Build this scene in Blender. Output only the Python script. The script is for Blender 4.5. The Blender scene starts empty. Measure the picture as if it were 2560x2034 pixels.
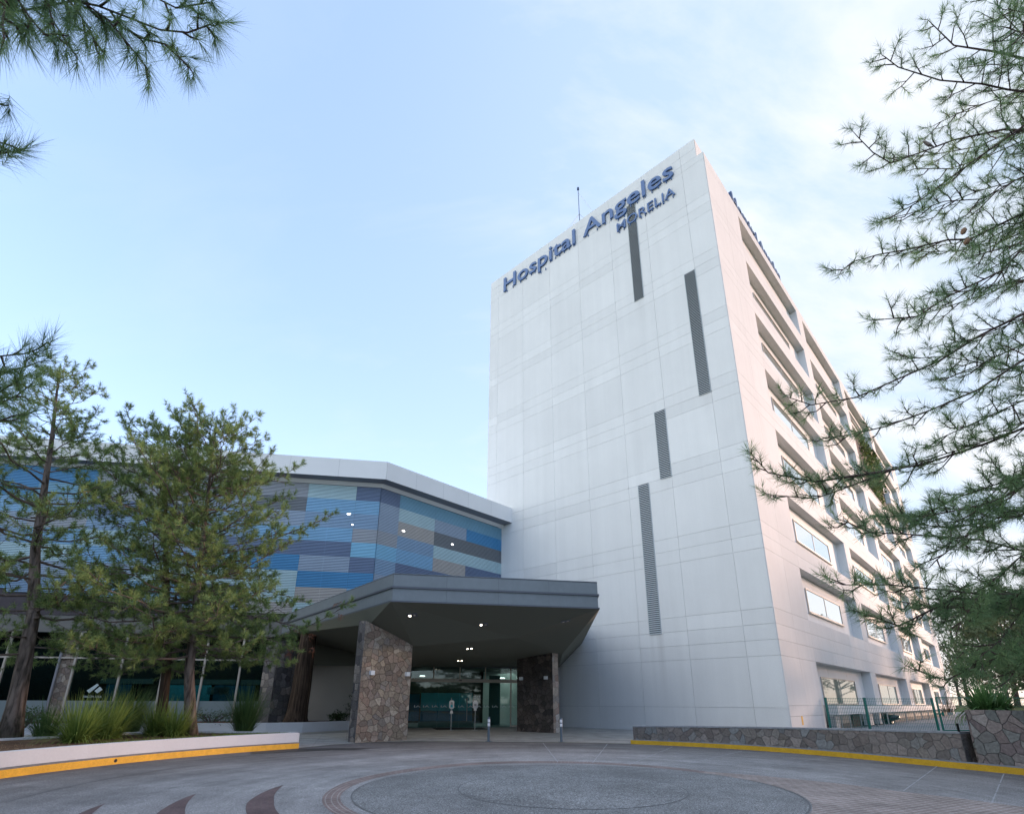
import bpy, bmesh, math, random
import numpy as np
from mathutils import Matrix, Vector
S = bpy.context.scene
COL = S.collection
R = math.radians
# ------------------------------------------------------------------ camera
FPX, CYP, TH, RO = 1329.13, 1303.72, R(18.7226), R(0.20725)     # focal length and principal row in pixels of a 2560 px wide frame
EYE = np.array([0, 0, 1.6])
_c, _s = math.cos(TH), math.sin(TH)
_r = np.array([1, 0, 0.]); FW = np.array([0, _c, _s]); _u = np.array([0, -_s, _c])
RT = math.cos(RO) * _r + math.sin(RO) * _u
UP = -math.sin(RO) * _r + math.cos(RO) * _u
cam = bpy.data.cameras.new('camera'); camo = bpy.data.objects.new('camera', cam); COL.objects.link(camo)
cam.sensor_width = 36; cam.sensor_fit = 'HORIZONTAL'; cam.lens = FPX / 2560 * 36
cam.shift_x = 0; cam.shift_y = (CYP - 1017) / 2560
cam.clip_start = .05; cam.clip_end = 3000
m = Matrix.Identity(4)
for i in range(3):
    m[i][0] = RT[i]; m[i][1] = UP[i]; m[i][2] = -FW[i]; m[i][3] = EYE[i]
camo.matrix_world = m
S.camera = camo
# ------------------------------------------------------------------ sky, sun, exposure
SUN_AZ, SUN_EL = R(72), R(9)          # azimuth measured from +Y towards +X
w = bpy.data.worlds.new('World'); S.world = w; w.use_nodes = True
nt = w.node_tree; nt.nodes.clear()
def N(nt, t, **k):
    n = nt.nodes.new(t)
    for a, b in k.items(): setattr(n, a, b)
    return n
def mathn(nt, op, a, b=None, c=None, clamp=False):
    n = nt.nodes.new('ShaderNodeMath'); n.operation = op; n.use_clamp = clamp
    for i, x in enumerate((a, b, c)):
        if x is None: continue
        if isinstance(x, (int, float)): n.inputs[i].default_value = x
        else: nt.links.new(x, n.inputs[i])
    return n.outputs[0]
def mixc(nt, f, a, b, bt='MIX'):
    n = nt.nodes.new('ShaderNodeMix'); n.data_type = 'RGBA'; n.blend_type = bt
    for s, x in ((n.inputs[0], f), (n.inputs[6], a), (n.inputs[7], b)):
        if isinstance(x, (int, float)): s.default_value = x
        elif isinstance(x, tuple): s.default_value = (*x, 1) if len(x) == 3 else x
        else: nt.links.new(x, s)
    return n.outputs[2]
def ramp(nt, f, *st):
    n = nt.nodes.new('ShaderNodeValToRGB')
    e = n.color_ramp.elements
    while len(e) < len(st): e.new(.5)
    for x, (p, c) in zip(e, st):
        x.position = p; x.color = (*c, 1) if isinstance(c, tuple) else (c, c, c, 1)
    nt.links.new(f, n.inputs[0]); return n.outputs[0]
out = N(nt, 'ShaderNodeOutputWorld'); bg = N(nt, 'ShaderNodeBackground')
sky = N(nt, 'ShaderNodeTexSky', sky_type='NISHITA', sun_disc=False)
sky.sun_elevation = SUN_EL; sky.sun_rotation = SUN_AZ; sky.altitude = 1900; sky.air_density = 1.0; sky.dust_density = 1.6; sky.ozone_density = 1.0
tc = N(nt, 'ShaderNodeTexCoord'); sp = N(nt, 'ShaderNodeSeparateXYZ'); nt.links.new(tc.outputs['Generated'], sp.inputs[0])
X_, Y_, Z_ = sp.outputs[0], sp.outputs[1], sp.outputs[2]
up_c = mathn(nt, 'MAXIMUM', Z_, 0.0)
zz = mathn(nt, 'ADD', up_c, .55)
cb = N(nt, 'ShaderNodeCombineXYZ'); nt.links.new(mathn(nt, 'DIVIDE', X_, zz), cb.inputs[0]); nt.links.new(mathn(nt, 'DIVIDE', Y_, zz), cb.inputs[1])
mp = N(nt, 'ShaderNodeMapping'); mp.inputs['Rotation'].default_value = (0, 0, R(35)); mp.inputs['Scale'].default_value = (1.0, 2.1, 1)
nt.links.new(cb.outputs[0], mp.inputs[0])
no = N(nt, 'ShaderNodeTexNoise'); no.inputs['Scale'].default_value = 2.3; no.inputs['Detail'].default_value = 8; no.inputs['Roughness'].default_value = .6; no.inputs['Distortion'].default_value = .35
nt.links.new(mp.outputs[0], no.inputs[0])
hor = mathn(nt, 'POWER', mathn(nt, 'SUBTRACT', 1.0, up_c, clamp=True), 3.0)
# how far towards the sun's side of the sky (horizontal direction only)
hl = mathn(nt, 'SQRT', mathn(nt, 'ADD', mathn(nt, 'ADD', mathn(nt, 'MULTIPLY', X_, X_), mathn(nt, 'MULTIPLY', Y_, Y_)), .12))
sd_ = mathn(nt, 'DIVIDE', mathn(nt, 'ADD', mathn(nt, 'MULTIPLY', X_, math.sin(SUN_AZ)), mathn(nt, 'MULTIPLY', Y_, math.cos(SUN_AZ))), hl)
t_ = mathn(nt, 'MULTIPLY', mathn(nt, 'ADD', sd_, .25), .85, clamp=True)
ss = mathn(nt, 'MULTIPLY', mathn(nt, 'MULTIPLY', t_, t_), mathn(nt, 'SUBTRACT', 3.0, mathn(nt, 'MULTIPLY', t_, 2.0)))
KU = 4.17
def k3(a, b, c): return (a * KU, b * KU, c * KU)
veil = mixc(nt, hor, k3(.225, .295, .425), k3(.57, .635, .80))
skyn = mixc(nt, 1.0, sky.outputs[0], (.63, .71, .88), 'MULTIPLY')
base = mixc(nt, 1.0, skyn, veil, 'ADD')
bk_ = mathn(nt, 'MULTIPLY', mathn(nt, 'SUBTRACT', -.60, sd_), 3.5, clamp=True)  # unseen sky behind the viewer, raised to brighten the tower front
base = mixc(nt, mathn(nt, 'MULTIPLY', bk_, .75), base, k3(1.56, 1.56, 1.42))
glow = mixc(nt, mathn(nt, 'MULTIPLY', ss, .93), base, k3(.41, .51, .645))
low = mathn(nt, 'MULTIPLY', mathn(nt, 'POWER', hor, 3.0), ss)
glow = mixc(nt, mathn(nt, 'MULTIPLY', low, 1.1, clamp=True), glow, k3(1.0, .84, .70))
clf = ramp(nt, mathn(nt, 'ADD', no.outputs[0], mathn(nt, 'MULTIPLY', ss, .12)), (.51, 0.0), (.80, 1.0))
ccol = mixc(nt, mathn(nt, 'MULTIPLY', clf, mathn(nt, 'ADD', .10, mathn(nt, 'MULTIPLY', ss, .95)), clamp=True), glow, k3(.68, .68, .69))
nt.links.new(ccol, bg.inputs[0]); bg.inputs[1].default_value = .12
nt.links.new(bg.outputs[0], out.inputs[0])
sl = bpy.data.lights.new('sun', 'SUN'); so = bpy.data.objects.new('sun', sl); COL.objects.link(so)
sl.energy = 1.5; sl.angle = R(10); sl.color = (1.0, .66, .50)
sd = Vector((math.sin(SUN_AZ) * math.cos(SUN_EL), math.cos(SUN_AZ) * math.cos(SUN_EL), math.sin(SUN_EL)))
so.rotation_euler = sd.to_track_quat('Z', 'Y').to_euler()
S.view_settings.view_transform = 'Standard'; S.view_settings.look = 'None'; S.view_settings.gamma = 1; S.view_settings.exposure = 1.74
S.render.engine = 'CYCLES'
S.cycles.max_bounces = 8; S.cycles.transparent_max_bounces = 12; S.cycles.diffuse_bounces = 4; S.cycles.use_denoising = True
# ------------------------------------------------------------------ helpers
def ray(x, y): return (x - 1280) * RT - (y - CYP) * UP + FPX * FW
def onz(x, y, z=0.):
    d = ray(x, y); return EYE + d * (z - EYE[2]) / d[2]
def onp(x, y, p0, n):
    d = ray(x, y); return EYE + d * ((np.array(p0) - EYE) @ n) / (d @ n)
def atd(x, y, D):                      # a point seen in direction (x, y), at horizontal distance D
    d = ray(x, y); return EYE + d * D / math.hypot(d[0], d[1])
V = lambda *a: np.array(a, float)
def nrm(v): return v / np.linalg.norm(v)
class MB:
    def __init__(s): s.v = []; s.f = []; s.c = []; s.uv = []
    def face(s, pts, c=0.5, uv=None):
        n = len(s.v); s.v += [tuple(p) for p in pts]; s.f.append(tuple(range(n, n + len(pts)))); s.c.append(c)
        s.uv.append(uv)
    def poly(s, vs, fs, c=.5):
        n = len(s.v); s.v += [tuple(p) for p in vs]
        for f in fs: s.f.append(tuple(n + i for i in f)); s.c.append(c); s.uv.append(None)
    def box(s, o, a, b, d, c=.5):      # origin + three edge vectors
        o, a, b, d = map(np.array, (o, a, b, d))
        v = [o, o + a, o + a + b, o + b, o + d, o + a + d, o + a + b + d, o + b + d]
        fs = [(0, 3, 2, 1), (4, 5, 6, 7), (0, 1, 5, 4), (1, 2, 6, 5), (2, 3, 7, 6), (3, 0, 4, 7)]
        if np.dot(np.cross(a, b), d) < 0: fs = [f[::-1] for f in fs]
        s.poly(v, fs, c)
    def abox(s, x0, y0, z0, x1, y1, z1, c=.5): s.box((x0, y0, z0), (x1 - x0, 0, 0), (0, y1 - y0, 0), (0, 0, z1 - z0), c)
    def tube(s, pts, rad, n=8, cap=True, c=.5):
        pts = [np.array(p, float) for p in pts]; k = len(pts)
        if isinstance(rad, (int, float)): rad = [rad] * k
        vs = []; ref = None
        for i, p in enumerate(pts):
            t = nrm(pts[min(i + 1, k - 1)] - pts[max(i - 1, 0)])
            if ref is None: ref = V(1, 0, 0) if abs(t[0]) < .8 else V(0, 1, 0)
            a = nrm(np.cross(t, ref)); b = np.cross(t, a); ref = np.cross(a, t) * -1 if False else ref
            for j in range(n):
                q = 2 * math.pi * j / n; vs.append(p + rad[i] * (math.cos(q) * a + math.sin(q) * b))
        fs = [(i * n + j, i * n + (j + 1) % n, (i + 1) * n + (j + 1) % n, (i + 1) * n + j) for i in range(k - 1) for j in range(n)]
        fs = [f[::-1] for f in fs]
        if cap: fs += [tuple(range(n)), tuple(range((k - 1) * n, k * n))[::-1]]
        s.poly(vs, fs, c)
    def lathe(s, o, prof, n=16, c=.5):  # prof: (radius, z) pairs
        s.tube([np.array(o) + V(0, 0, z) for r, z in prof], [max(r, .0005) for r, z in prof], n, True, c)
    def prism(s, poly, z0, z1, c=.5, z1s=None):
        n = len(poly)
        vs = [(p[0], p[1], z0) for p in poly] + [(p[0], p[1], z1) for p in poly]
        a = sum(poly[i][0] * poly[(i + 1) % n][1] - poly[(i + 1) % n][0] * poly[i][1] for i in range(n))
        fs = [tuple(range(n))[::-1], tuple(range(n, 2 * n))] + [(i, (i + 1) % n, n + (i + 1) % n, n + i) for i in range(n)]
        if a < 0: fs = [f[::-1] for f in fs]
        s.poly(vs, fs, c)
    def build(s, name, mat, parent=None, smooth=False, **props):
        me = bpy.data.meshes.new(name); me.from_pydata(s.v, [], s.f)
        me.materials.append(mat)
        at = me.attributes.new('tint', 'FLOAT', 'FACE'); at.data.foreach_set('value', np.array(s.c, dtype=np.float32))
        if any(u is not None for u in s.uv):
            ul = me.uv_layers.new(name='UVMap'); li = 0
            for f, u in zip(s.f, s.uv):
                for k in range(len(f)):
                    if u is not None: ul.data[li].uv = u[k]
                    li += 1
        if smooth: me.polygons.foreach_set('use_smooth', [True] * len(me.polygons))
        me.update()
        return link(name, me, parent, props)
def link(name, data, parent=None, props={}):
    o = bpy.data.objects.new(name, data); COL.objects.link(o)
    if parent is not None: o.parent = parent; o.matrix_parent_inverse = parent.matrix_world.inverted()
    for k, v in props.items(): o[k] = v
    return o
def thing(name, loc, label, category, group=None, rz=0):
    o = bpy.data.objects.new(name, None); COL.objects.link(o); o.empty_display_size = .3
    o.matrix_world = Matrix.Translation(Vector([float(q) for q in loc])) @ Matrix.Rotation(rz, 4, 'Z')
    o['label'] = label; o['category'] = category
    if group: o['group'] = group
    return o
def P(label, category, group=None):
    d = dict(label=label, category=category)
    if group: d['group'] = group
    return d
def np_mesh(name, verts, nper, tint, mat, parent=None, smooth=False, **props):
    """verts (F*nper,3) : F faces of nper own vertices"""
    nv = len(verts); nf = nv // nper
    me = bpy.data.meshes.new(name)
    me.vertices.add(nv); me.vertices.foreach_set('co', np.ascontiguousarray(verts, dtype=np.float32).ravel())
    me.loops.add(nv); me.loops.foreach_set('vertex_index', np.arange(nv, dtype=np.int32))
    me.polygons.add(nf); me.polygons.foreach_set('loop_start', np.arange(0, nv, nper, dtype=np.int32))
    me.materials.append(mat)
    at = me.attributes.new('tint', 'FLOAT', 'FACE'); at.data.foreach_set('value', np.ascontiguousarray(tint, dtype=np.float32))
    me.update(calc_edges=True); me.validate()
    return link(name, me, parent, props)
# ------------------------------------------------------------------ materials
def mat(name, col, rough=.8, spec=.3, noise=None, bump=None, tint=0., metal=0., emit=None, streak=0.):
    """noise=(scale, strength[, detail]) mottles the colour; bump=(scale,strength); tint = strength of the per-face tone"""
    M = bpy.data.materials.new(name); M.use_nodes = True; nt = M.node_tree; b = nt.nodes['Principled BSDF']
    b.inputs['Roughness'].default_value = rough; b.inputs['Specular IOR Level'].default_value = spec; b.inputs['Metallic'].default_value = metal
    tc = N(nt, 'ShaderNodeTexCoord'); c = (*col, 1)
    src = None
    def mul(src, f):
        return mixc(nt, 1.0, src if src is not None else tuple(col), f, 'MULTIPLY')
    if noise:
        ns = noise if isinstance(noise, list) else [noise]
        for sc, st in ns:
            n = N(nt, 'ShaderNodeTexNoise'); n.inputs['Scale'].default_value = sc; n.inputs['Detail'].default_value = 5; n.inputs['Roughness'].default_value = .6
            nt.links.new(tc.outputs['Object'], n.inputs[0])
            src = mul(src, ramp(nt, n.outputs[0], (.25, 1 - st), (.75, 1 + st * .6)))
    if streak:      # rain runs down the wall
        mp = N(nt, 'ShaderNodeMapping'); mp.inputs['Scale'].default_value = (1.6, 1.6, .06); nt.links.new(tc.outputs['Object'], mp.inputs[0])
        n = N(nt, 'ShaderNodeTexNoise'); n.inputs['Scale'].default_value = 1; n.inputs['Detail'].default_value = 6; n.inputs['Roughness'].default_value = .65; nt.links.new(mp.outputs[0], n.inputs[0])
        src = mul(src, ramp(nt, n.outputs[0], (.3, 1 - streak), (.7, 1 + streak)))
    if tint:
        a = N(nt, 'ShaderNodeAttribute', attribute_name='tint')
        src = mul(src, ramp(nt, a.outputs['Fac'], (0, 1 - tint), (1, 1 + tint)))
    if src is not None: nt.links.new(src, b.inputs['Base Color'])
    else: b.inputs['Base Color'].default_value = c
    if bump:
        n = N(nt, 'ShaderNodeTexNoise'); n.inputs['Scale'].default_value = bump[0]; n.inputs['Detail'].default_value = 4
        nt.links.new(tc.outputs['Object'], n.inputs[0])
        bp = N(nt, 'ShaderNodeBump'); bp.inputs['Strength'].default_value = bump[1]; bp.inputs['Distance'].default_value = .02
        nt.links.new(n.outputs[0], bp.inputs['Height']); nt.links.new(bp.outputs[0], b.inputs['Normal'])
    if emit: b.inputs['Emission Color'].default_value = (*emit[0], 1); b.inputs['Emission Strength'].default_value = emit[1]
    return M
def stone_mat(name, cols, scale, mortar, mw=.035, rand=1.0):
    M = bpy.data.materials.new(name); M.use_nodes = True; nt = M.node_tree; b = nt.nodes['Principled BSDF']
    b.inputs['Roughness'].default_value = .85; b.inputs['Specular IOR Level'].default_value = .25
    tc = N(nt, 'ShaderNodeTexCoord')
    n0 = N(nt, 'ShaderNodeTexNoise'); n0.inputs['Scale'].default_value = 2.2; n0.inputs['Detail'].default_value = 2; nt.links.new(tc.outputs['UV'], n0.inputs[0])
    ds = N(nt, 'ShaderNodeVectorMath', operation='SCALE'); nt.links.new(n0.outputs['Color'], ds.inputs[0]); ds.inputs[3].default_value = .16
    ad = N(nt, 'ShaderNodeVectorMath', operation='ADD'); nt.links.new(tc.outputs['UV'], ad.inputs[0]); nt.links.new(ds.outputs[0], ad.inputs[1])
    v1 = N(nt, 'ShaderNodeTexVoronoi', voronoi_dimensions='2D', feature='F1', distance='EUCLIDEAN'); v2 = N(nt, 'ShaderNodeTexVoronoi', voronoi_dimensions='2D', feature='DISTANCE_TO_EDGE')
    for v in (v1, v2):
        v.inputs['Scale'].default_value = scale; v.inputs['Randomness'].default_value = rand; nt.links.new(ad.outputs[0], v.inputs['Vector'])
    hs = N(nt, 'ShaderNodeSeparateColor'); nt.links.new(v1.outputs['Color'], hs.inputs[0])
    k = len(cols); st = [((i + .5) / k if k > 1 else 0, c) for i, c in enumerate(cols)]
    col = ramp(nt, hs.outputs[0], *st)
    n1 = N(nt, 'ShaderNodeTexNoise'); n1.inputs['Scale'].default_value = 14; n1.inputs['Detail'].default_value = 6; nt.links.new(tc.outputs['UV'], n1.inputs[0])
    col = mixc(nt, 1.0, col, ramp(nt, n1.outputs[0], (.2, .62), (.8, 1.3)), 'MULTIPLY')
    col = mixc(nt, 1.0, col, ramp(nt, hs.outputs[1], (0, .72), (1, 1.25)), 'MULTIPLY')
    f = ramp(nt, v2.outputs['Distance'], (mw * .35, 0.), (mw, 1.))
    col = mixc(nt, f, mortar, col)
    nt.links.new(col, b.inputs['Base Color'])
    h = mathn(nt, 'ADD', mathn(nt, 'MULTIPLY', ramp(nt, v2.outputs['Distance'], (0, 0.), (mw * 2.5, 1.)), 1.0), mathn(nt, 'MULTIPLY', n1.outputs[0], .7))
    h = mathn(nt, 'ADD', h, mathn(nt, 'MULTIPLY', hs.outputs[2], .8))
    bp = N(nt, 'ShaderNodeBump'); bp.inputs['Strength'].default_value = .9; bp.inputs['Distance'].default_value = .035
    nt.links.new(h, bp.inputs['Height']); nt.links.new(bp.outputs[0], b.inputs['Normal'])
    return M
def glass_mat(name, tintc, refl=1.55, alpha=.6, rough=.02):
    M = bpy.data.materials.new(name); M.use_nodes = True; nt = M.node_tree; nt.nodes.clear()
    o = N(nt, 'ShaderNodeOutputMaterial'); g = N(nt, 'ShaderNodeBsdfGlossy'); g.inputs['Roughness'].default_value = rough
    t = N(nt, 'ShaderNodeBsdfTransparent'); t.inputs[0].default_value = (*[x for x in tintc], 1)
    f = N(nt, 'ShaderNodeFresnel'); f.inputs['IOR'].default_value = refl
    mx = N(nt, 'ShaderNodeMixShader'); nt.links.new(f.outputs[0], mx.inputs[0]); nt.links.new(t.outputs[0], mx.inputs[1]); nt.links.new(g.outputs[0], mx.inputs[2])
    nt.links.new(mx.outputs[0], o.inputs[0]); return M
def leaf_mat(name, dark, light, trans=.3):
    M = bpy.data.materials.new(name); M.use_nodes = True; nt = M.node_tree; nt.nodes.clear()
    o = N(nt, 'ShaderNodeOutputMaterial'); a = N(nt, 'ShaderNodeAttribute', attribute_name='tint')
    c = ramp(nt, a.outputs['Fac'], (0, dark), (1, light))
    d = N(nt, 'ShaderNodeBsdfPrincipled'); d.inputs['Roughness'].default_value = .6; d.inputs['Specular IOR Level'].default_value = .25
    t = N(nt, 'ShaderNodeBsdfTranslucent'); nt.links.new(c, d.inputs['Base Color']); nt.links.new(c, t.inputs[0])
    mx = N(nt, 'ShaderNodeMixShader'); mx.inputs[0].default_value = trans
    nt.links.new(d.outputs[0], mx.inputs[1]); nt.links.new(t.outputs[0], mx.inputs[2]); nt.links.new(mx.outputs[0], o.inputs[0]); return M
def bark_mat(name, c1, c2, sx=9, sz=1.6):
    M = bpy.data.materials.new(name); M.use_nodes = True; nt = M.node_tree; b = nt.nodes['Principled BSDF']; b.inputs['Roughness'].default_value = .95; b.inputs['Specular IOR Level'].default_value = .1
    tc = N(nt, 'ShaderNodeTexCoord'); mp = N(nt, 'ShaderNodeMapping'); mp.inputs['Scale'].default_value = (sx, sx, sz); nt.links.new(tc.outputs['Object'], mp.inputs[0])
    n = N(nt, 'ShaderNodeTexNoise'); n.inputs['Scale'].default_value = 1; n.inputs['Detail'].default_value = 6; n.inputs['Distortion'].default_value = .6; nt.links.new(mp.outputs[0], n.inputs[0])
    nt.links.new(ramp(nt, n.outputs[0], (.35, c1), (.65, c2)), b.inputs['Base Color'])
    bp = N(nt, 'ShaderNodeBump'); bp.inputs['Strength'].default_value = 1; bp.inputs['Distance'].default_value = .06
    nt.links.new(n.outputs[0], bp.inputs['Height']); nt.links.new(bp.outputs[0], b.inputs['Normal']); return M
def asphalt_mat(name, c, speck=.35, polar=True, streak=.25):
    M = bpy.data.materials.new(name); M.use_nodes = True; nt = M.node_tree; b = nt.nodes['Principled BSDF']; b.inputs['Roughness'].default_value = .8; b.inputs['Specular IOR Level'].default_value = .3
    tc = N(nt, 'ShaderNodeTexCoord'); src = tuple(c)
    for sc, st, lo, hi in ((24, speck * .35, .35, .65), (230, speck * .5, .35, .65), (55, speck, .3, .7), (.55, .22, .3, .7), (3.0, .12, .3, .7)):
        n = N(nt, 'ShaderNodeTexNoise'); n.inputs['Scale'].default_value = sc; n.inputs['Detail'].default_value = 3; nt.links.new(tc.outputs['Object'], n.inputs[0])
        src = mixc(nt, 1.0, src, ramp(nt, n.outputs[0], (lo, 1 - st), (hi, 1 + st)), 'MULTIPLY')
    if polar:
        s = N(nt, 'ShaderNodeSeparateXYZ'); nt.links.new(tc.outputs['Object'], s.inputs[0])
        dx = mathn(nt, 'SUBTRACT', s.outputs[0], 1.18); dy = mathn(nt, 'SUBTRACT', s.outputs[1], 11.61)
        r = mathn(nt, 'SQRT', mathn(nt, 'ADD', mathn(nt, 'MULTIPLY', dx, dx), mathn(nt, 'MULTIPLY', dy, dy)))
        th = mathn(nt, 'ARCTAN2', dy, dx)
        cb = N(nt, 'ShaderNodeCombineXYZ'); nt.links.new(mathn(nt, 'MULTIPLY', r, 1.9), cb.inputs[0]); nt.links.new(mathn(nt, 'MULTIPLY', th, 1.1), cb.inputs[1])
        n = N(nt, 'ShaderNodeTexNoise'); n.inputs['Scale'].default_value = 1; n.inputs['Detail'].default_value = 5; n.inputs['Roughness'].default_value = .65; nt.links.new(cb.outputs[0], n.inputs[0])
        src = mixc(nt, 1.0, src, ramp(nt, n.outputs[0], (.3, 1 - streak), (.7, 1 + streak)), 'MULTIPLY')
        worn = ramp(nt, mathn(nt, 'DIVIDE', r, 13.0), (.36, (1.14, 1.13, 1.13)), (.62, (1.0, .99, 1.0)), (.76, (.72, .69, .68)), (1.0, (.60, .57, .56)))
        src = mixc(nt, 1.0, src, worn, 'MULTIPLY')
    nt.links.new(src, b.inputs['Base Color'])
    n = N(nt, 'ShaderNodeTexNoise'); n.inputs['Scale'].default_value = 110; n.inputs['Detail'].default_value = 3; nt.links.new(tc.outputs['Object'], n.inputs[0])
    bp = N(nt, 'ShaderNodeBump'); bp.inputs['Strength'].default_value = .5; bp.inputs['Distance'].default_value = .006
    nt.links.new(n.outputs[0], bp.inputs['Height']); nt.links.new(bp.outputs[0], b.inputs['Normal']); return M
def brick_mat(name, c1, c2, mo, bw=.2, bh=.1, off=.5, ms=.012):
    M = bpy.data.materials.new(name); M.use_nodes = True; nt = M.node_tree; b = nt.nodes['Principled BSDF']; b.inputs['Roughness'].default_value = .85; b.inputs['Specular IOR Level'].default_value = .25
    tc = N(nt, 'ShaderNodeTexCoord'); t = N(nt, 'ShaderNodeTexBrick'); t.offset = off; nt.links.new(tc.outputs['UV'], t.inputs[0])
    t.inputs['Color1'].default_value = (*c1, 1); t.inputs['Color2'].default_value = (*c2, 1); t.inputs['Mortar'].default_value = (*mo, 1)
    t.inputs['Scale'].default_value = 1; t.inputs['Mortar Size'].default_value = ms; t.inputs['Mortar Smooth'].default_value = .3; t.inputs['Brick Width'].default_value = bw; t.inputs['Row Height'].default_value = bh; t.inputs['Bias'].default_value = 0
    src = t.outputs[0]
    for sc, st in ((1.2, .22), (40, .25)):
        n = N(nt, 'ShaderNodeTexNoise'); n.inputs['Scale'].default_value = sc; n.inputs['Detail'].default_value = 4; nt.links.new(tc.outputs['Object'], n.inputs[0])
        src = mixc(nt, 1.0, src, ramp(nt, n.outputs[0], (.3, 1 - st), (.7, 1 + st)), 'MULTIPLY')
    nt.links.new(src, b.inputs['Base Color'])
    bp = N(nt, 'ShaderNodeBump'); bp.inputs['Strength'].default_value = .4; bp.inputs['Distance'].default_value = .01; bp.invert = True
    nt.links.new(t.outputs['Fac'], bp.inputs['Height']); nt.links.new(bp.outputs[0], b.inputs['Normal']); return M
mt = {}
mt['panel'] = mat('white_concrete', (.70, .695, .68), .75, .3, noise=[(.35, .045), (38, .08)], bump=(60, .15), tint=.055, streak=.03)
mt['joint'] = mat('dark_joint', (.36, .365, .37), .9)
mt['white'] = mat('white_render', (.77, .76, .745), .7, .3, noise=[(.4, .05), (30, .04)], tint=.02)
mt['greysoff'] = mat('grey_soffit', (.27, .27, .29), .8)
mt['cream'] = mat('cream_render', (.50, .47, .42), .8, noise=[(1.0, .05)])
mt['louvre_grey'] = mat('louvre_metal', (.42, .46, .48), .5, .4)
mt['dark'] = mat('dark_void', (.03, .035, .04), .8)
mt['fascia'] = mat('canopy_fascia', (.19, .215, .228), .45, .45, noise=[(.8, .10), (5, .06)], tint=.03)
mt['soffit'] = mat('canopy_soffit', (.165, .168, .135), .8, .2)
mt['lip'] = mat('canopy_lip', (.10, .11, .13), .5, .4)
mt['blue'] = mat('blue_letter', (.04, .115, .29), .4, .5)
mt['bluedk'] = mat('blue_letter_dark', (.04, .08, .18), .4, .5)
mt['steel'] = mat('brushed_steel', (.55, .55, .55), .3, .5, metal=.9)
mt['alu'] = mat('champagne_aluminium', (.42, .37, .30), .45, .5, metal=.3)
mt['alubright'] = mat('beige_mullion', (.55, .48, .40), .5, .5)
mt['rubber'] = mat('black_rubber', (.02, .02, .02), .8)
mt['whitepl'] = mat('white_plastic', (.80, .80, .80), .4, .5)
mt['yellow'] = mat('yellow_paint', (.80, .43, .04), .6, .4, noise=[(1.5, .12), (7, .16), (40, .2)], bump=(60, .3))
mt['yellow2'] = mat('ochre_paint', (.60, .36, .02), .6, .4, noise=[(1.5, .12), (7, .16), (40, .2)], bump=(60, .3))
mt['curbtop'] = mat('curb_concrete', (.20, .20, .20), .9, noise=[(6, .3)], bump=(40, .5))
mt['wallwhite'] = mat('painted_planter', (.60, .615, .65), .8, .3, noise=[(1.2, .05), (20, .05)], bump=(40, .25))
mt['soil'] = mat('bed_soil', (.12, .075, .05), .95, .1, noise=[(1.1, .45), (14, .45)], bump=(14, 1.0))
mt['redsoil'] = mat('red_soil', (.11, .045, .03), .95, .1, noise=[(3, .3), (25, .4)], bump=(20, 1.0))
mt['asphalt'] = asphalt_mat('asphalt', (.215, .216, .222), .6)
mt['disc'] = asphalt_mat('exposed_aggregate', (.178, .183, .188), .85, False)
mt['discpale'] = asphalt_mat('pale_aggregate', (.186, .191, .196), .85, False)
mt['brick'] = brick_mat('clay_pavers', (.165, .125, .118), (.215, .165, .155), (.27, .24, .235))
mt['brick2'] = brick_mat('worn_pavers', (.215, .175, .162), (.27, .22, .205), (.36, .33, .315), .24, .12)
mt['brickdk'] = brick_mat('crescent_pavers', (.105, .075, .078), (.125, .088, .09), (.12, .088, .09))
mt['plaza'] = brick_mat('plaza_tiles', (.30, .295, .28), (.33, .32, .305), (.22, .215, .20), 1.2, 1.2, .0, .01)
mt['court'] = mat('yard_concrete', (.30, .31, .33), .85, .2, noise=[(.6, .15), (20, .12)])
mt['lawn'] = mat('lawn', (.06, .09, .03), .95, .1, noise=[(.8, .4), (30, .5)], bump=(30, 1))
mt['lines'] = mat('pale_joint', (.34, .35, .375), .8, noise=[(9, .35)])
mt['dkline'] = mat('dark_joint_line', (.13, .135, .14), .9)
mt['tyre'] = mat('tyre_rubber_trace', (.115, .115, .12), .8, noise=[(2.5, .3), (30, .3)])
mt['stain'] = mat('dark_stain', (.035, .035, .035), .6, .5)
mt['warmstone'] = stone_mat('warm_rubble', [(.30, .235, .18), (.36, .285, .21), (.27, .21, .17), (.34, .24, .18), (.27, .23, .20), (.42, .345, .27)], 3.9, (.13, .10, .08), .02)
mt['shadestone'] = stone_mat('shaded_rubble', [(.085, .07, .06), (.12, .10, .085), (.07, .06, .055), (.15, .12, .10)], 3.8, (.05, .045, .04), .03)  # shade put into the stone colour, for pillar faces out of the sun
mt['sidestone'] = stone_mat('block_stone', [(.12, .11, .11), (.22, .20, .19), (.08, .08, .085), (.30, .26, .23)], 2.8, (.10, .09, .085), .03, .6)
mt['sunside'] = stone_mat('sunlit_block_stone', [(.38, .31, .26), (.46, .39, .33), (.32, .22, .18), (.42, .38, .35)], 2.8, (.20, .17, .15), .03, .6)  # block stone with sunlight put into its colour, for the lit narrow side
mt['wallstone'] = stone_mat('grey_violet_rubble', [(.165, .145, .14), (.24, .215, .205), (.14, .13, .13), (.205, .185, .17), (.175, .185, .195)], 3.9, (.25, .25, .25), .016)
mt['bigstone'] = stone_mat('grey_field_stone', [(.21, .18, .175), (.29, .255, .25), (.16, .18, .18), (.24, .20, .195), (.19, .16, .165)], 3.7, (.10, .095, .09), .018)
mt['cap'] = mat('cement_cap', (.24, .26, .29), .85, noise=[(8, .3)], bump=(40, .6))
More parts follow.
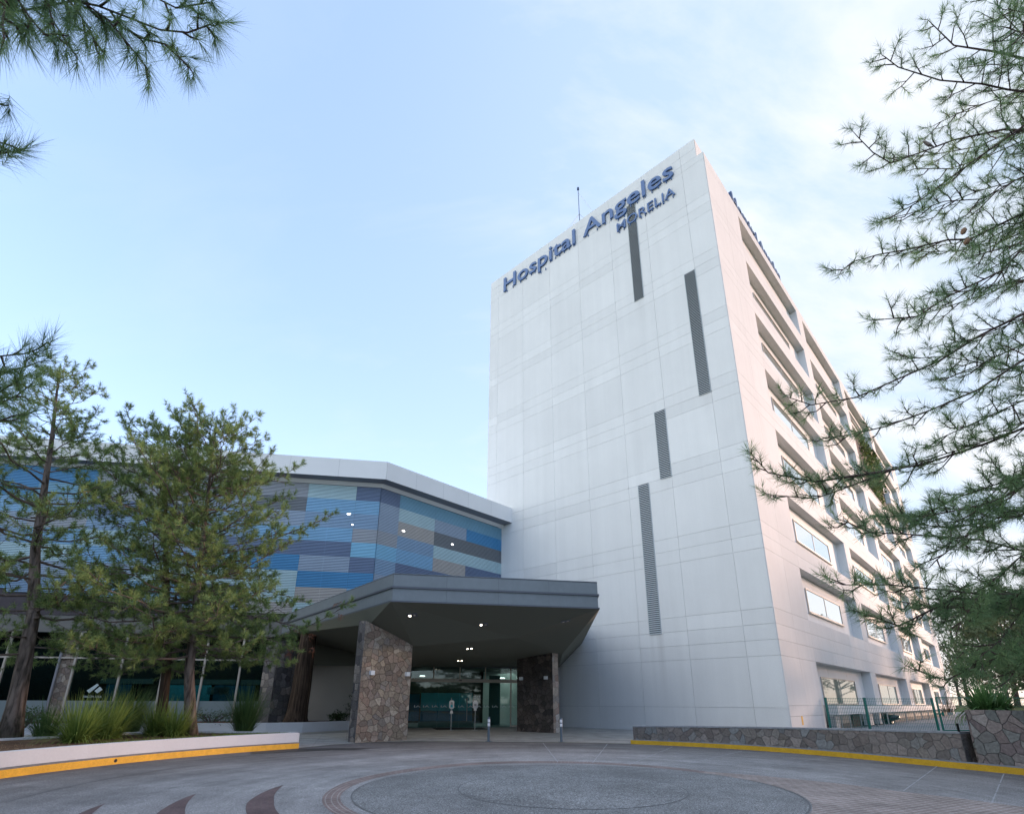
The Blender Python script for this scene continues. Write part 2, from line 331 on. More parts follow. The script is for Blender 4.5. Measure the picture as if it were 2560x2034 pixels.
mt['bark'] = bark_mat('pine_bark', (.065, .053, .046), (.24, .19, .165))
mt['barkdk'] = bark_mat('dark_bark', (.03, .022, .018), (.10, .07, .05), 12, .8)
mt['twig'] = mat('twig_bark', (.16, .125, .11), .9, .1, noise=[(8, .3)])
mt['twigdk'] = mat('limb_bark', (.085, .06, .055), .9, .1, noise=[(8, .3)])
mt['needle'] = leaf_mat('pine_needles', (.09, .155, .05), (.40, .50, .19), .42)
mt['needleR'] = leaf_mat('right_pine_needles', (.09, .17, .09), (.30, .42, .18), .45)  # cooler, deeper green for the near right pine
mt['needleL'] = leaf_mat('long_needles', (.07, .15, .07), (.27, .38, .15), .45)
mt['far'] = leaf_mat('far_foliage', (.04, .07, .035), (.15, .18, .09), .3)
mt['dry'] = leaf_mat('dry_needles', (.22, .09, .05), (.36, .17, .10), .3)
mt['grassblade'] = leaf_mat('grass_blade', (.06, .12, .025), (.27, .36, .09), .3)
mt['rush'] = leaf_mat('rush_blade', (.03, .07, .02), (.11, .19, .06), .3)
mt['agap'] = leaf_mat('strap_leaf', (.03, .09, .03), (.16, .30, .10), .25)
mt['shrub'] = leaf_mat('shrub_leaf', (.02, .045, .02), (.09, .14, .05), .25)
mt['vine'] = leaf_mat('vine_leaf', (.035, .055, .02), (.17, .22, .06), .25)
mt['litter'] = leaf_mat('needle_litter', (.10, .06, .04), (.30, .22, .13), .1)
mt['wood'] = mat('dark_slats', (.09, .075, .08), .7, .2, noise=[(3, .2)])
mt['green'] = mat('green_fence_paint', (.015, .15, .115), .45, .5)
mt['bollard'] = mat('slate_paint', (.10, .135, .17), .45, .5)
mt['reflect'] = mat('reflective_band', (.75, .76, .80), .4, .5)
mt['glass'] = glass_mat('entrance_glass', (.70, .84, .82), 1.55)
mt['glassL'] = glass_mat('tinted_glass', (.40, .52, .54), 1.45)
mt['paneup'] = mat('mirror_pane', (.80, .84, .84), .03, 1.0, metal=.85)
mt['film'] = mat('frosted_film', (.26, .31, .31), .25, .4)
mt['logo'] = mat('white_film', (.62, .70, .68), .5)
mt['bandtone'] = mat('band_render', (.20, .19, .17), .8)
mt['teal'] = mat('teal_panel', (.10, .50, .58), .5)
mt['tealdk'] = mat('deep_teal_panel', (.02, .16, .26), .5)
mt['inner'] = mat('interior_wall', (.045, .055, .05), .8)
mt['innerdk'] = mat('dark_interior_wall', (.018, .024, .025), .8)
mt['paleteal'] = mat('interior_band', (.12, .19, .18), .6)
mt['lampw'] = mat('warm_lamp', (1, .9, .75), .5, emit=((1, .86, .66), 5))
mt['lampc'] = mat('cool_lamp', (1, 1, 1), .5, emit=((1, .99, .95), 3))
mt['orange'] = mat('orange_fitting', (.6, .1, .03), .5)
mt['bird'] = mat('bird_feathers', (.22, .18, .16), .8, noise=[(30, .3)])
mt['cone'] = mat('pine_cone', (.20, .12, .07), .9, bump=(60, 1))
def paneup():
    M = mt['paneup']; b = M.node_tree.nodes['Principled BSDF']; b.inputs['IOR'].default_value = 2.0
    b.inputs['Specular IOR Level'].default_value = .5
paneup()
# ------------------------------------------------------------------ ground and roads
D0 = V(1.18, 11.61)
def pol(r, deg): return (D0[0] + r * math.cos(R(deg)), D0[1] + r * math.sin(R(deg)))
def sheet(name, pts, z, m, props, uvs=1.0, rot=0):
    mb = MB(); c, s = math.cos(rot), math.sin(rot)
    mb.face([(p[0], p[1], z) for p in pts], uv=[((p[0] * c + p[1] * s) * uvs, (-p[0] * s + p[1] * c) * uvs) for p in pts])
    return mb.build(name, m, **props)
ST = dict(kind='structure')
sheet('ground', [(-700, -700), (700, -700), (700, 700), (-700, 700)], -.03, mt['lawn'], ST)
def interp(deg, tab):
    a = [t[0] for t in tab]; b = [t[1] for t in tab]; return float(np.interp(deg, a, b))
LC = [(72, 12.4), (90, 12.6), (104, 13.5), (112, 14.1), (120, 13.3), (134, 12.72), (150, 12.45), (165, 12.3), (176, 12.25), (200, 12.3), (230, 13), (262, 14)]
left_curb = [pol(interp(a, LC), a) for a in np.arange(134, 236, 2)]
right_curb = [(4.95, 23.44), (6.2, 22.72), (7.35, 21.92), (8.5, 20.85), (9.5, 19.6), (10.35, 18.2), (11.0, 16.75), (11.62, 15.3), (12.19, 13.88), (12.9, 12.0), (13.7, 9.7), (14.6, 6.8), (15.4, 3.5), (16, -1), (16.5, -8), (17, -30)]
plaza_edge = [(-7.66, 20.78), (-6.95, 22.4), (-6.3, 23.25), (-5.3, 24.15), (-4.0, 24.45), (-1.0, 24.38), (2.1, 24.15), (3.6, 23.85), (4.95, 23.44)]
road = [(-9.5, -30)] + left_curb[::-1] + plaza_edge[1:-1] + right_curb
sheet('road', road, 0, mt['asphalt'], ST)
plz = plaza_edge + [(5.3, 23.7), (14.4, 28.9), (-3, 47), (-8, 36.5), (-9.8, 30.5), (-11, 28.6), (-30, 25), (-30, 20), (-10, 21.2)]
sheet('plaza', plz, .012, mt['plaza'], ST, rot=.28)
sheet('service_yard', [(5.3, 23.7), (8.2, 21.7), (10.2, 19.4), (11.9, 16.0), (27.4, 33.2), (100, 121), (70, 100), (14.4, 28.9)], .004, mt['court'], ST)
def ring(name, r0, r1, a0, a1, z, m, n=60, props=None, uv=True):
    mb = MB()
    for i in range(n):
        t0, t1 = a0 + (a1 - a0) * i / n, a0 + (a1 - a0) * (i + 1) / n
        f0 = lambda t: r0(t) if callable(r0) else r0
        f1 = lambda t: r1(t) if callable(r1) else r1
        q = [(*pol(f0(t0), t0), z), (*pol(f1(t0), t0), z), (*pol(f1(t1), t1), z), (*pol(f0(t1), t1), z)]
        u = [(R(t0) * 4.6, f0(t0)), (R(t0) * 4.6, f1(t0)), (R(t1) * 4.6, f1(t1)), (R(t1) * 4.6, f0(t1))]
        mb.face(q[::-1] if a1 < a0 else q, uv=u[::-1] if a1 < a0 else u)
    return mb.build(name, m, **(props or ST))
ring('paving_disc', .001, 4.15, 0, 360, .004, mt['disc'], 96)
ring('paving_disc_core', .001, 2.2, 0, 360, .008, mt['discpale'], 64)
ring('paving_joint', 2.2, 2.225, 150, 395, .0085, mt['dkline'], 64)
ring('paving_joint', 4.15, 4.175, 0, 360, .0085, mt['dkline'], 96)
RO_ = [(-60, 4.5), (10, 4.45), (36, 4.55), (55, 4.8), (80, 5.0), (110, 5.15), (125, 5.0), (150, 4.78), (180, 4.66), (260, 4.62)]
RI_ = [(-60, 4.2), (36, 4.2), (80, 4.5), (110, 4.62), (140, 4.42), (170, 4.36), (260, 4.33)]
ring('brick_ring', lambda a: interp(a, RI_), lambda a: interp(a, RO_), 34, 250, .004, mt['brick'], 90)
pav = [(4.85, 14.3), (5.77, 13.62), (6.48, 12.85), (7.09, 12.1), (7.43, 11.35), (7.97, 10.6), (8.4, 9.73), (8.9, 8.6), (9.4, 7), (9.7, 5), (9.6, 2), (2, 2)]
arc = [pol(4.2, a) for a in np.arange(-84, 40, 4)]
sheet('brick_apron', pav + arc, .0062, mt['brick2'], ST, rot=.5)
def crescent(th0, th1, rc, width, n=14):
    mb = MB()
    for i in range(n):
        q = []
        for k in (i, i + 1):
            t = k / n; a = th0 + (th1 - th0) * t; wd = width * min(1, t * 2.4) ** .8
            q.append((pol(rc - wd / 2 - .25 * (1 - t) ** 2 * -1, a), pol(rc + wd / 2 + .25 * (1 - t) ** 2, a), a))
        (a0, b0, t0), (a1, b1, t1) = q
        mb.face([(*a0, .004), (*a1, .004), (*b1, .004), (*b0, .004)], uv=[(R(t0) * 5, 0), (R(t1) * 5, 0), (R(t1) * 5, width), (R(t0) * 5, width)])
    return mb
for (a0, a1, rc, wd) in ((177, 225, 5.54, .42), (187, 232, 6.72, .44), (193, 238, 7.82, .42), (197, 243, 8.92, .42)):
    crescent(a0, a1, rc, wd).build('brick_crescent', mt['brickdk'], **ST)
mb = MB()
for (p, q) in (((1.32, 24.0), (1.32, 16.4)), ((3.96, 23.6), (2.27, 16.2)), ((6.21, 22.1), (3.2, 15.8)), ((8.13, 20.3), (4.2, 15.2)), ((10.1, 18.3), (5.1, 14.0)), ((11.5, 15.7), (7.59, 11.4)), ((11.9, 14.1), (8.15, 10.06))):
    p, q = V(*p), V(*q); t = nrm(q - p); n = V(-t[1], t[0]) * .012
    for a, b in ((0, .38), (.42, .7), (.72, 1)):
        A, B = p + (q - p) * a, p + (q - p) * b
        mb.face([(*(A - n), .0045), (*(B - n), .0045), (*(B + n), .0045), (*(A + n), .0045)])
mb.build('paving_lines', mt['lines'], **ST)
for r0_, w_, a0_, a1_, dr_ in ((10.9, .07, 62, 128, .5), (10.2, .05, 66, 118, -.3), (11.45, .10, 84, 140, .3), (9.3, .05, 20, 80, .5), (8.8, .06, 24, 70, .3), (10.1, .06, 140, 190, -.4)):
    ring('tyre_mark', (lambda a, r0_=r0_, a0_=a0_, a1_=a1_, dr_=dr_: r0_ + dr_ * ((a - a0_) / (a1_ - a0_)) ** 2), (lambda a, r0_=r0_, w_=w_, a0_=a0_, a1_=a1_, dr_=dr_: r0_ + w_ * (.5 + .5 * math.sin(3.14 * (a - a0_) / (a1_ - a0_))) + dr_ * ((a - a0_) / (a1_ - a0_)) ** 2), a0_, a1_, .0028, mt['tyre'], 40)
st = MB(); st.face([(*p, .006) for p in [(-8.7, 19.35), (-7.6, 20.55), (-6.4, 20.95), (-4.6, 21.1), (-5.6, 20.55), (-4.9, 20.15), (-6.3, 20.0), (-7.3, 19.3), (-8.3, 18.4)]]); st.build('road_stain', mt['stain'], **ST)
# curbs and planter walls
def strip(mb, pts, off0, off1, z0, z1, uv=False):
    """a kerb/wall following pts; off0..off1 = offset to the left of travel"""
    P2 = [V(*p) for p in pts]; n = len(P2); nn = []
    for i in range(n):
        t = nrm(P2[min(i + 1, n - 1)] - P2[max(i - 1, 0)]); nn.append(V(-t[1], t[0]))
    A = [P2[i] + nn[i] * off0 for i in range(n)]; B = [P2[i] + nn[i] * off1 for i in range(n)]
    L = [0]
    for i in range(1, n): L.append(L[-1] + np.linalg.norm(P2[i] - P2[i - 1]))
    def q(p, z): return (p[0], p[1], z)
    for i in range(n - 1):
        for (a, b, za, zb, sc) in ((A[i], A[i + 1], z0, z1, 1), (B[i + 1], B[i], z0, z1, 1)):
            u = [(L[i], za), (L[i + 1], za), (L[i + 1], zb), (L[i], zb)]
            mb.face([q(a, z0), q(b, z0), q(b, z1), q(a, z1)][::1], uv=u)
        mb.face([q(A[i], z1), q(A[i + 1], z1), q(B[i + 1], z1), q(B[i], z1)], uv=[(L[i], 0), (L[i + 1], 0), (L[i + 1], .3), (L[i], .3)])
    for i in (0, n - 1):
        mb.face([q(A[i], z0), q(B[i], z0), q(B[i], z1), q(A[i], z1)], uv=[(0, z0), (abs(off1 - off0), z0), (abs(off1 - off0), z1), (0, z1)])
    return A, B
lc = left_curb
mb = MB(); strip(mb, lc, 0, -.14, -.02, .17); kb = mb.build('yellow_kerb', mt['yellow'], **P('bright yellow painted kerb under the white planter wall on the left', 'kerb'))
mb = MB(); strip(mb, lc, -.002, -.18, .17, .20); mb.build('kerb_top', mt['curbtop'], kb)
hp = onz(302, 1903, .07); mb = MB()
tdir = V(hp[0] - D0[0], hp[1] - D0[1], 0); tdir = nrm(tdir)
hc = V(D0[0], D0[1], 0) + tdir * (interp(math.degrees(math.atan2(tdir[1], tdir[0])), LC) - .004) + V(0, 0, .09)
mb.tube([hc, hc + tdir * .02], .045, 14); mb.build('drain_hole', mt['dark'], kb)
lab1 = thing('planter', (-11.5, 17, 0), 'white painted raised planter wall behind the bright yellow kerb', 'planter')
mb = MB(); strip(mb, lc, -.18, -.42, -.02, .52); mb.build('planter_wall', mt['wallwhite'], lab1)
inner = [tuple(D0 + (V(*p) - D0) * (1 + .41 / np.linalg.norm(V(*p) - D0))) for p in lc]
outer = [pol(17.6, a) for a in np.arange(236, 139, -4)]
isl = inner + outer[:-1] + [(-10.6, 21.9), (-8.5, 21.6)]
mb = MB(); mb.face([(*p, .44) for p in isl[::-1]]); mb.build('soil_bed', mt['soil'], lab1)
bk = outer[:-1] + [(-10.6, 21.9), (-8.5, 21.6), (-7.95, 20.95)]
mb = MB(); strip(mb, bk, 0, .2, -.02, .50); mb.build('planter_wall', mt['wallwhite'], lab1)
# second, far planter
p2 = [(-44, 22.5), (-30, 24.9), (-12.2, 28.3), (-10.7, 29.2), (-9.1, 31.8), (-7.2, 35.6)]
lab2 = thing('planter', (-12, 28.5, 0), 'long low white planter wall in front of the glazed wing, beyond the service lane', 'planter')
mb = MB(); strip(mb, p2, 0, .25, -.02, .58); mb.build('planter_wall', mt['wallwhite'], lab2)
mb = MB(); strip(mb, p2, -.12, .0, -.02, .10); mb.build('kerb', mt['cream'], lab2)
mb = MB(); mb.face([(*p, .5) for p in ([(-44, 22.7), (-30, 25.1), (-12.3, 28.5), (-10.9, 29.4), (-9.3, 31.9), (-7.4, 35.7), (-13, 34.3), (-45, 28.9)])]); mb.build('soil_bed', mt['redsoil'], lab2)
# right kerb and stone walls
rc = right_curb
mb = MB(); strip(mb, rc, 0, .14, -.02, .15); kr = mb.build('ochre_kerb', mt['yellow2'], **P('ochre yellow painted kerb running below the stone walls on the right', 'kerb'))
mb = MB(); strip(mb, rc, -.002, .2, .15, .17); mb.build('kerb_top', mt['cap'], kr)
nose = MB(); nose.tube([(4.98, 23.52, -.02), (4.98, 23.52, .149)], .085, 14); nose.build('kerb_nose', mt['yellow2'], kr)
def wall_strip(mb, pts, o0, o1, z0, ztop, ext=None):
    P2 = [V(*p) for p in pts]; n = len(P2); nn = []
    for i in range(n):
        t = nrm(P2[min(i + 1, n - 1)] - P2[max(i - 1, 0)]); nn.append(V(-t[1], t[0]))
    A = [P2[i] + nn[i] * o0 for i in range(n)]; B = [P2[i] + nn[i] * o1 for i in range(n)]
    L = [0]
    for i in range(1, n): L.append(L[-1] + np.linalg.norm(P2[i] - P2[i - 1]))
    Z = [ztop[0] + (ztop[1] - ztop[0]) * l / L[-1] for l in L]
    for i in range(n - 1):
        for a, b, la, lb, za, zb in ((A[i], A[i + 1], L[i], L[i + 1], Z[i], Z[i + 1]), (B[i + 1], B[i], L[i + 1], L[i], Z[i + 1], Z[i])):
            mb.face([(*a, z0), (*b, z0), (*b, zb), (*a, za)], uv=[(la, z0), (lb, z0), (lb, zb), (la, za)])
    for i in (0, n - 1):
        mb.face([(*A[i], z0), (*B[i], z0), (*B[i], Z[i]), (*A[i], Z[i])], uv=[(7 + i, z0), (7.5 + i, z0), (7.5 + i, Z[i]), (7 + i, Z[i])])
    return A, B, Z
def cap_strip(mb, A, B, Z, th, ov):
    n = len(A)
    C = [A[i] + (A[i] - B[i]) / np.linalg.norm(A[i] - B[i]) * ov for i in range(n)]; Dd = [B[i] + (B[i] - A[i]) / np.linalg.norm(A[i] - B[i]) * ov for i in range(n)]
    for i in range(n - 1):
        vs = []
        for k in (i, i + 1):
            vs += [(*C[k], Z[k]), (*Dd[k], Z[k]), (*Dd[k], Z[k] + th), (*C[k], Z[k] + th)]
        mb.poly(vs, [(0, 4, 7, 3), (3, 7, 6, 2), (2, 6, 5, 1), (1, 5, 4, 0)])
    mb.face([(*C[0], Z[0]), (*Dd[0], Z[0]), (*Dd[0], Z[0] + th), (*C[0], Z[0] + th)]); mb.face([(*C[-1], Z[-1]), (*Dd[-1], Z[-1]), (*Dd[-1], Z[-1] + th), (*C[-1], Z[-1] + th)])
t1 = thing('stone_wall', (8, 21.5, 0), 'low violet-grey rubble stone wall with a cement cap above the ochre kerb', 'stone wall')
low = right_curb[:8] + [(11.72, 15.05)]
mb = MB(); A, B, Z = wall_strip(mb, low, .17, .62, -.02, (.64, .85)); mb.build('wall_body', mt['wallstone'], t1)
mb = MB(); cap_strip(mb, A, B, Z, .05, .015); mb.build('wall_cap', mt['cap'], t1)
t2 = thing('stone_wall', (12.2, 14, 0), 'taller grey field-stone retaining wall at the right edge, strap-leaved plant on top', 'stone wall')
tall = [(11.84, 14.8), (12.19, 13.88)] + right_curb[9:]
mb = MB(); A, B, Z = wall_strip(mb, tall, .17, .6, -.02, (1.45, 1.45)); mb.build('wall_body', mt['bigstone'], t2)
A0, B0 = A[0], B[0]
mb = MB(); mb.box((*(A[0] + V(-.13, .30)), .1), (.10, .045, 0), (.2, .25, 0), (0, 0, 1.0)); mb.build('black_bar', mt['rubber'], t2)  # upright black bar between the low and the tall stone wall
side = [(float(B0[0]) - .35, float(B0[1]) + .05), (27.6, 32.9)]
mb = MB(); wall_strip(mb, side, -.05, -.5, -.02, (1.44, 1.40)); mb.build('return_wall', mt['bigstone'], t2)
mb = MB(); bed = [(float(B0[0]) + .1, float(B0[1]) - .1), (27.9, 32.7), (120, 135), (120, -30), (17.5, -30)] + [(p[0] + .5, p[1] + .1) for p in right_curb[9:-1][::-1]]
mb.face([(*p, 1.36) for p in bed][::-1]); mb.build('raised_bed', mt['lawn'], **ST)
# ------------------------------------------------------------------ hospital tower
K = V(14.28, 29., 0); AZ = R(46.958)
DL = V(-math.sin(AZ), math.cos(AZ), 0); DR = V(math.cos(AZ), math.sin(AZ), 0); ZZ = V(0, 0, 1)
def F(s, z, d=0): return K + DL * s - DR * d + ZZ * z       # tower front: s to the left, d outwards
def G(t, z, d=0): return K + DR * t - DL * d + ZZ * z       # tower right side: t away, d outwards
W_, LEN, HP, HT = 22.6, 78.5, 40.9, 42.74
# rain run-off below the lowest louvre strip (a mark of its own shape on the cladding)
def stain_front():
    M = mt['panel']; nt = M.node_tree; b = nt.nodes['Principled BSDF']; lk = b.inputs['Base Color'].links[0]; src = lk.from_socket
    tc = N(nt, 'ShaderNodeTexCoord'); sp_ = N(nt, 'ShaderNodeSeparateXYZ'); nt.links.new(tc.outputs['Object'], sp_.inputs[0])
    s_ = mathn(nt, 'ADD', mathn(nt, 'ADD', mathn(nt, 'MULTIPLY', sp_.outputs[0], float(DL[0])), mathn(nt, 'MULTIPLY', sp_.outputs[1], float(DL[1]))), -float(K @ DL))
    mp = N(nt, 'ShaderNodeMapping'); mp.inputs['Scale'].default_value = (3, 3, .25); nt.links.new(tc.outputs['Object'], mp.inputs[0])
    n = N(nt, 'ShaderNodeTexNoise'); n.inputs['Scale'].default_value = 1.6; n.inputs['Detail'].default_value = 4; nt.links.new(mp.outputs[0], n.inputs[0])
    for c_, hw, zt_, zb_, am in ((6.85, .28, 5.67, .6, .16), (7.45, .16, 5.67, 1.8, .09), (2.15, .45, 20.87, 17.5, .07), (5.45, .45, 15.83, 13.2, .07), (6.2, .45, 30.93, 28.5, .07)):
        f = mathn(nt, 'SUBTRACT', 1.0, mathn(nt, 'DIVIDE', mathn(nt, 'ABSOLUTE', mathn(nt, 'SUBTRACT', s_, c_)), hw), clamp=True)
        h = mathn(nt, 'MULTIPLY', mathn(nt, 'DIVIDE', mathn(nt, 'SUBTRACT', sp_.outputs[2], zb_), zt_ - zb_, clamp=True), mathn(nt, 'LESS_THAN', sp_.outputs[2], zt_))
        f = mathn(nt, 'MULTIPLY', mathn(nt, 'MULTIPLY', mathn(nt, 'POWER', f, .5), h), mathn(nt, 'ADD', .5, n.outputs[0]))
        src = mixc(nt, mathn(nt, 'MULTIPLY', f, am * 1.6), src, (.33, .31, .29))
    nt.links.new(src, b.inputs['Base Color'])
stain_front()
tower = thing('hospital_tower', K, 'tall white concrete-panelled hospital tower with deep window niches on its right side', 'building')
ND = .65
rng = random.Random(5)
core = MB()
core.box(F(ND, -.1, -.02), DL * (W_ - ND), DR * (LEN - .02), ZZ * (HP - .2))
core.build('core', mt['joint'], tower)
lv = [9.95 + 5.05 * k for k in range(7)]
zs = [0.0, 1.37, 4.02, 4.86, 5.71, 6.57]
for z in lv: zs += [z, z + .84, z + 1.68]
zs = [z for z in zs if z < 40.85] + [HP]
ss = [0, 1.73, 5.03, 8.3, 11.6, 14.9, 18.2, 21.45, W_]
gap = .013
mb = MB()
def panel(o, a, b, n, c):
    la, lb = np.linalg.norm(a), np.linalg.norm(b); ua, ub = a / la, b / lb
    mb.box(o + ua * gap / 2 + ub * gap / 2, a - ua * gap, b - ub * gap, n, c)
for i in range(len(zs) - 1):
    for j in range(len(ss) - 1):
        c = rng.gauss(.5, .16)
        panel(F(ss[j], zs[i], 0) , DL * (ss[j + 1] - ss[j]), ZZ * (zs[i + 1] - zs[i]), -DR * .03 - 0 * DL, min(1, max(0, c)))
for (za, zb) in ((HP, 41.75), (41.75, HT)):
    for j in range(len(ss) - 1):
        s0 = max(.5, ss[j]); panel(F(s0, za, 0), DL * (ss[j + 1] - s0), ZZ * (zb - za), -DR * .03, rng.uniform(.3, .7))
mb.build('front_cladding', mt['panel'], tower)
mb = MB(); mb.box(F(0, 0, -.02) , DL * W_, ZZ * HP, DR * .06); mb.box(F(.51, HP, -.02), DL * (W_ - .51), ZZ * (HT - HP - .01), DR * 1.6)
mb.build('front_backing', mt['joint'], tower)
mb = MB(); mb.box(F(.49, HP - .02, -.03), DR * 44, ZZ * (HT - HP + .02), -DL * -.5); mb.box(F(W_ - .02, HP - .2, -.05), DR * (LEN - .1), ZZ * 1.2, -DL * .4)
mb.box(F(0.2, HP - .2, -1.7), DR * (LEN - 2), DL * (W_ - .4), ZZ * .12)
mb.build('roof_parapet', mt['panel'], tower)
# left (hidden) side face: plain panels
mb = MB(); mb.box(F(W_, 0, -.0), DL * .03, DR * LEN, ZZ * HP); mb.build('side_cladding', mt['panel'], tower)
# right side grid
nich = [(6.45, 21.9), (23.95, 39.3), (41.6, 56.4), (59.1, 73.4)]
ts = [0, 3.2, 6.45]
for a, b in nich:
    ts += [a + (b - a) / 3, a + 2 * (b - a) / 3, b]
    ts.append(b + 2.05 if b < 70 else 76.0)
ts.append(LEN)
ts = sorted(set(round(t, 3) for t in ts))
ts = [t for i, t in enumerate(ts) if i == 0 or t - ts[i - 1] > .6 or t in [q for n in nich for q in n]]
lev = [(1.48, 4.02)] + [(6.57 + 5.05 * k, 9.95 + 5.05 * k) for k in range(7)]
lev[-1] = (36.87, 39.95)
zr = sorted(set([0, .95, 1.48, 4.02, 4.86, 5.71, 6.57] + [round(v, 3) for k in range(7) for v in (9.95 + 5.05 * k, 9.95 + 5.05 * k + .84, 11.62 + 5.05 * k) if v < 40.3] + [39.95, HP]))
zr = [z for i, z in enumerate(zr) if i == 0 or z - zr[i - 1] > .05]
TERR = (41.6, 62.6, 26.77, 37.4)
def in_niche(t, z):
    if 41.6 < t < 62.6 and TERR[2] < z < 36.9: return True
    for a, b in nich:
        if a < t < b:
            for z0, z1 in lev:
                if z0 < z < z1: return True
    return False
mb = MB()
T2 = sorted(set(ts + [t for n in nich for t in n] + [62.6])); T2 = [t for i, t in enumerate(T2) if i == 0 or t - T2[i - 1] > .05]
for i in range(len(zr) - 1):
    for j in range(len(T2) - 1):
        t0, t1, z0, z1 = T2[j], T2[j + 1], zr[i], zr[i + 1]
        if in_niche((t0 + t1) / 2, (z0 + z1) / 2): continue
        if z1 <= 1.49 and t0 > 6.4 and t1 < 76.1: continue
        g = .012; mb.box(G(t0 + g / 2, z0 + g / 2, -ND + .003), DR * (t1 - t0 - g), ZZ * (z1 - z0 - g), -DL * (ND + .03 - .003), min(1, max(0, rng.gauss(.5, .15))))
mb.build('side_panels', mt['panel'], tower)
# niche back walls and windows
woff = [(2.95, 12.25), (3.95, 12.15), (4.8, 11.6), (5.0, 11.0)]
bw = MB()
for a, b in nich:
    for k, (z0, z1) in enumerate(lev):
        if a > 41 and TERR[2] - .3 < z0 < TERR[3] - .8 and a < 59: continue
        bw = MB()
        for q in range(3):
            w3 = (b - a) / 3; bw.box(G(a + w3 * q + .01, z0 + .003, -ND + .003), DR * (w3 - .02), ZZ * (z1 - z0 - .006), -DL * .03, rng.uniform(.3, .7))
        bw.build('niche_back', mt['white'], tower)
mt['blind'] = mat('pale_blind', (.42, .48, .43), .8, noise=[(1.2, .06)])
def window(a, b, z0, z1, blind):
    f = MB(); y = -ND + .034; fw = .07
    f.box(G(a, z0, y), DR * (b - a), ZZ * fw, -DL * .08); f.box(G(a, z1 - fw, y), DR * (b - a), ZZ * fw, -DL * .08)
    f.box(G(a, z0 + fw, y), DR * fw, ZZ * (z1 - z0 - 2 * fw), -DL * .08); f.box(G(b - fw, z0 + fw, y), DR * fw, ZZ * (z1 - z0 - 2 * fw), -DL * .08)
    f.box(G((a + b) / 2 - .03, z0 + fw, y), DR * .05, ZZ * (z1 - z0 - 2 * fw), -DL * .06)
    wf = f.build('window', mt['alubright'], tower)
    s = MB(); s.box(G(a - .05, z0 - .10, y), DR * (b - a + .1), ZZ * .09, -DL * .16); s.build('window_sill', mt['alubright'], wf)
    p = MB(); p.box(G(a + fw, z0 + fw, y + .02), DR * (b - a - 2 * fw), ZZ * (z1 - z0 - 2 * fw), -DL * .015); p.build('pane', mt['paneup'] if not blind else mt['panelow'], wf)
M = mat('low_pane', (.24, .30, .26), .03, 1.0, noise=[(.25, .35)]); M.node_tree.nodes['Principled BSDF'].inputs['IOR'].default_value = 1.5; mt['panelow'] = M
for i, (a, b) in enumerate(nich):
    for k, (z0, z1) in enumerate(lev):
        if a > 41 and a < 59 and TERR[2] - .3 < z0 < TERR[3] - .8: continue
        if k == 0: window(a + woff[i][0], a + woff[i][1], 1.52, 3.26, True)
        elif k < 7: window(a + woff[i][0], a + woff[i][1], z0 + .93, z0 + 2.57, False)
        else: window(a + woff[i][0], a + woff[i][1], z0 + .93, z0 + 2.2, False)
# terrace with timber slats and climbers
mb = MB()
n = 46
for i in range(n):
    z = TERR[2] + .05 + i * (TERR[3] - TERR[2] - .3) / n
    mb.box(G(TERR[0] + .02, z, -ND + .01), DR * (TERR[1] - TERR[0] - .04), ZZ * .16, -DL * .06)
mb.build('timber_slats', mt['wood'], tower)
mb = MB(); mb.box(G(TERR[0] - .0, TERR[2] - .02, .031), DR * (TERR[1] - TERR[0]), ZZ * .12, -DL * .05); mb.build('terrace_edge', mt['white'], tower)
g = np.random.default_rng(3)
def leaves(Pc, size, g, flat=None, jit=.6):
    """one kite-shaped leaf (4 own vertices) at each point"""
    n = len(Pc); d = g.normal(size=(n, 3)); d /= np.linalg.norm(d, axis=1)[:, None]
    e = np.cross(d, g.normal(size=(n, 3))); e /= np.linalg.norm(e, axis=1)[:, None]
    s = size * g.uniform(.6, 1.3, n)[:, None]
    return np.stack([Pc - d * s * .5, Pc + e * s * .32, Pc + d * s * .6, Pc - e * s * .32], 1).reshape(-1, 3)
n = 2900
u = g.uniform(47.5, 62.3, n); v = g.random(n)
zc = 27.0 + (37.2 - 27) * v; keep = (u > 48.6 + g.normal(0, .35, n)) & ((u < 57.5 + g.normal(0, .5, n)) | (zc > 32.0 + g.normal(0, .4, n))) & (zc < 37.0) & (zc > 28.0 + g.normal(0, .5, n)); keep &= np.sin(u * 1.7) * np.cos(zc * 1.3) + g.normal(0, .5, n) > -.55
u, zc = u[keep], zc[keep]
Pl = K + np.outer(u, DR) + np.outer(zc, ZZ) - np.outer(-ND + .1 + g.uniform(0, .45, len(u)), DL)
cl = .35 + .3 * np.sin(u * 1.3 + zc) * .5 + g.uniform(-.2, .5, len(u))
np_mesh('climbing_vine', leaves(Pl, .42, g), 4, np.clip(cl, 0, 1), mt['vine'], **P('yellow-green climbing vine on the dark timber terrace high on the tower side', 'vine'))
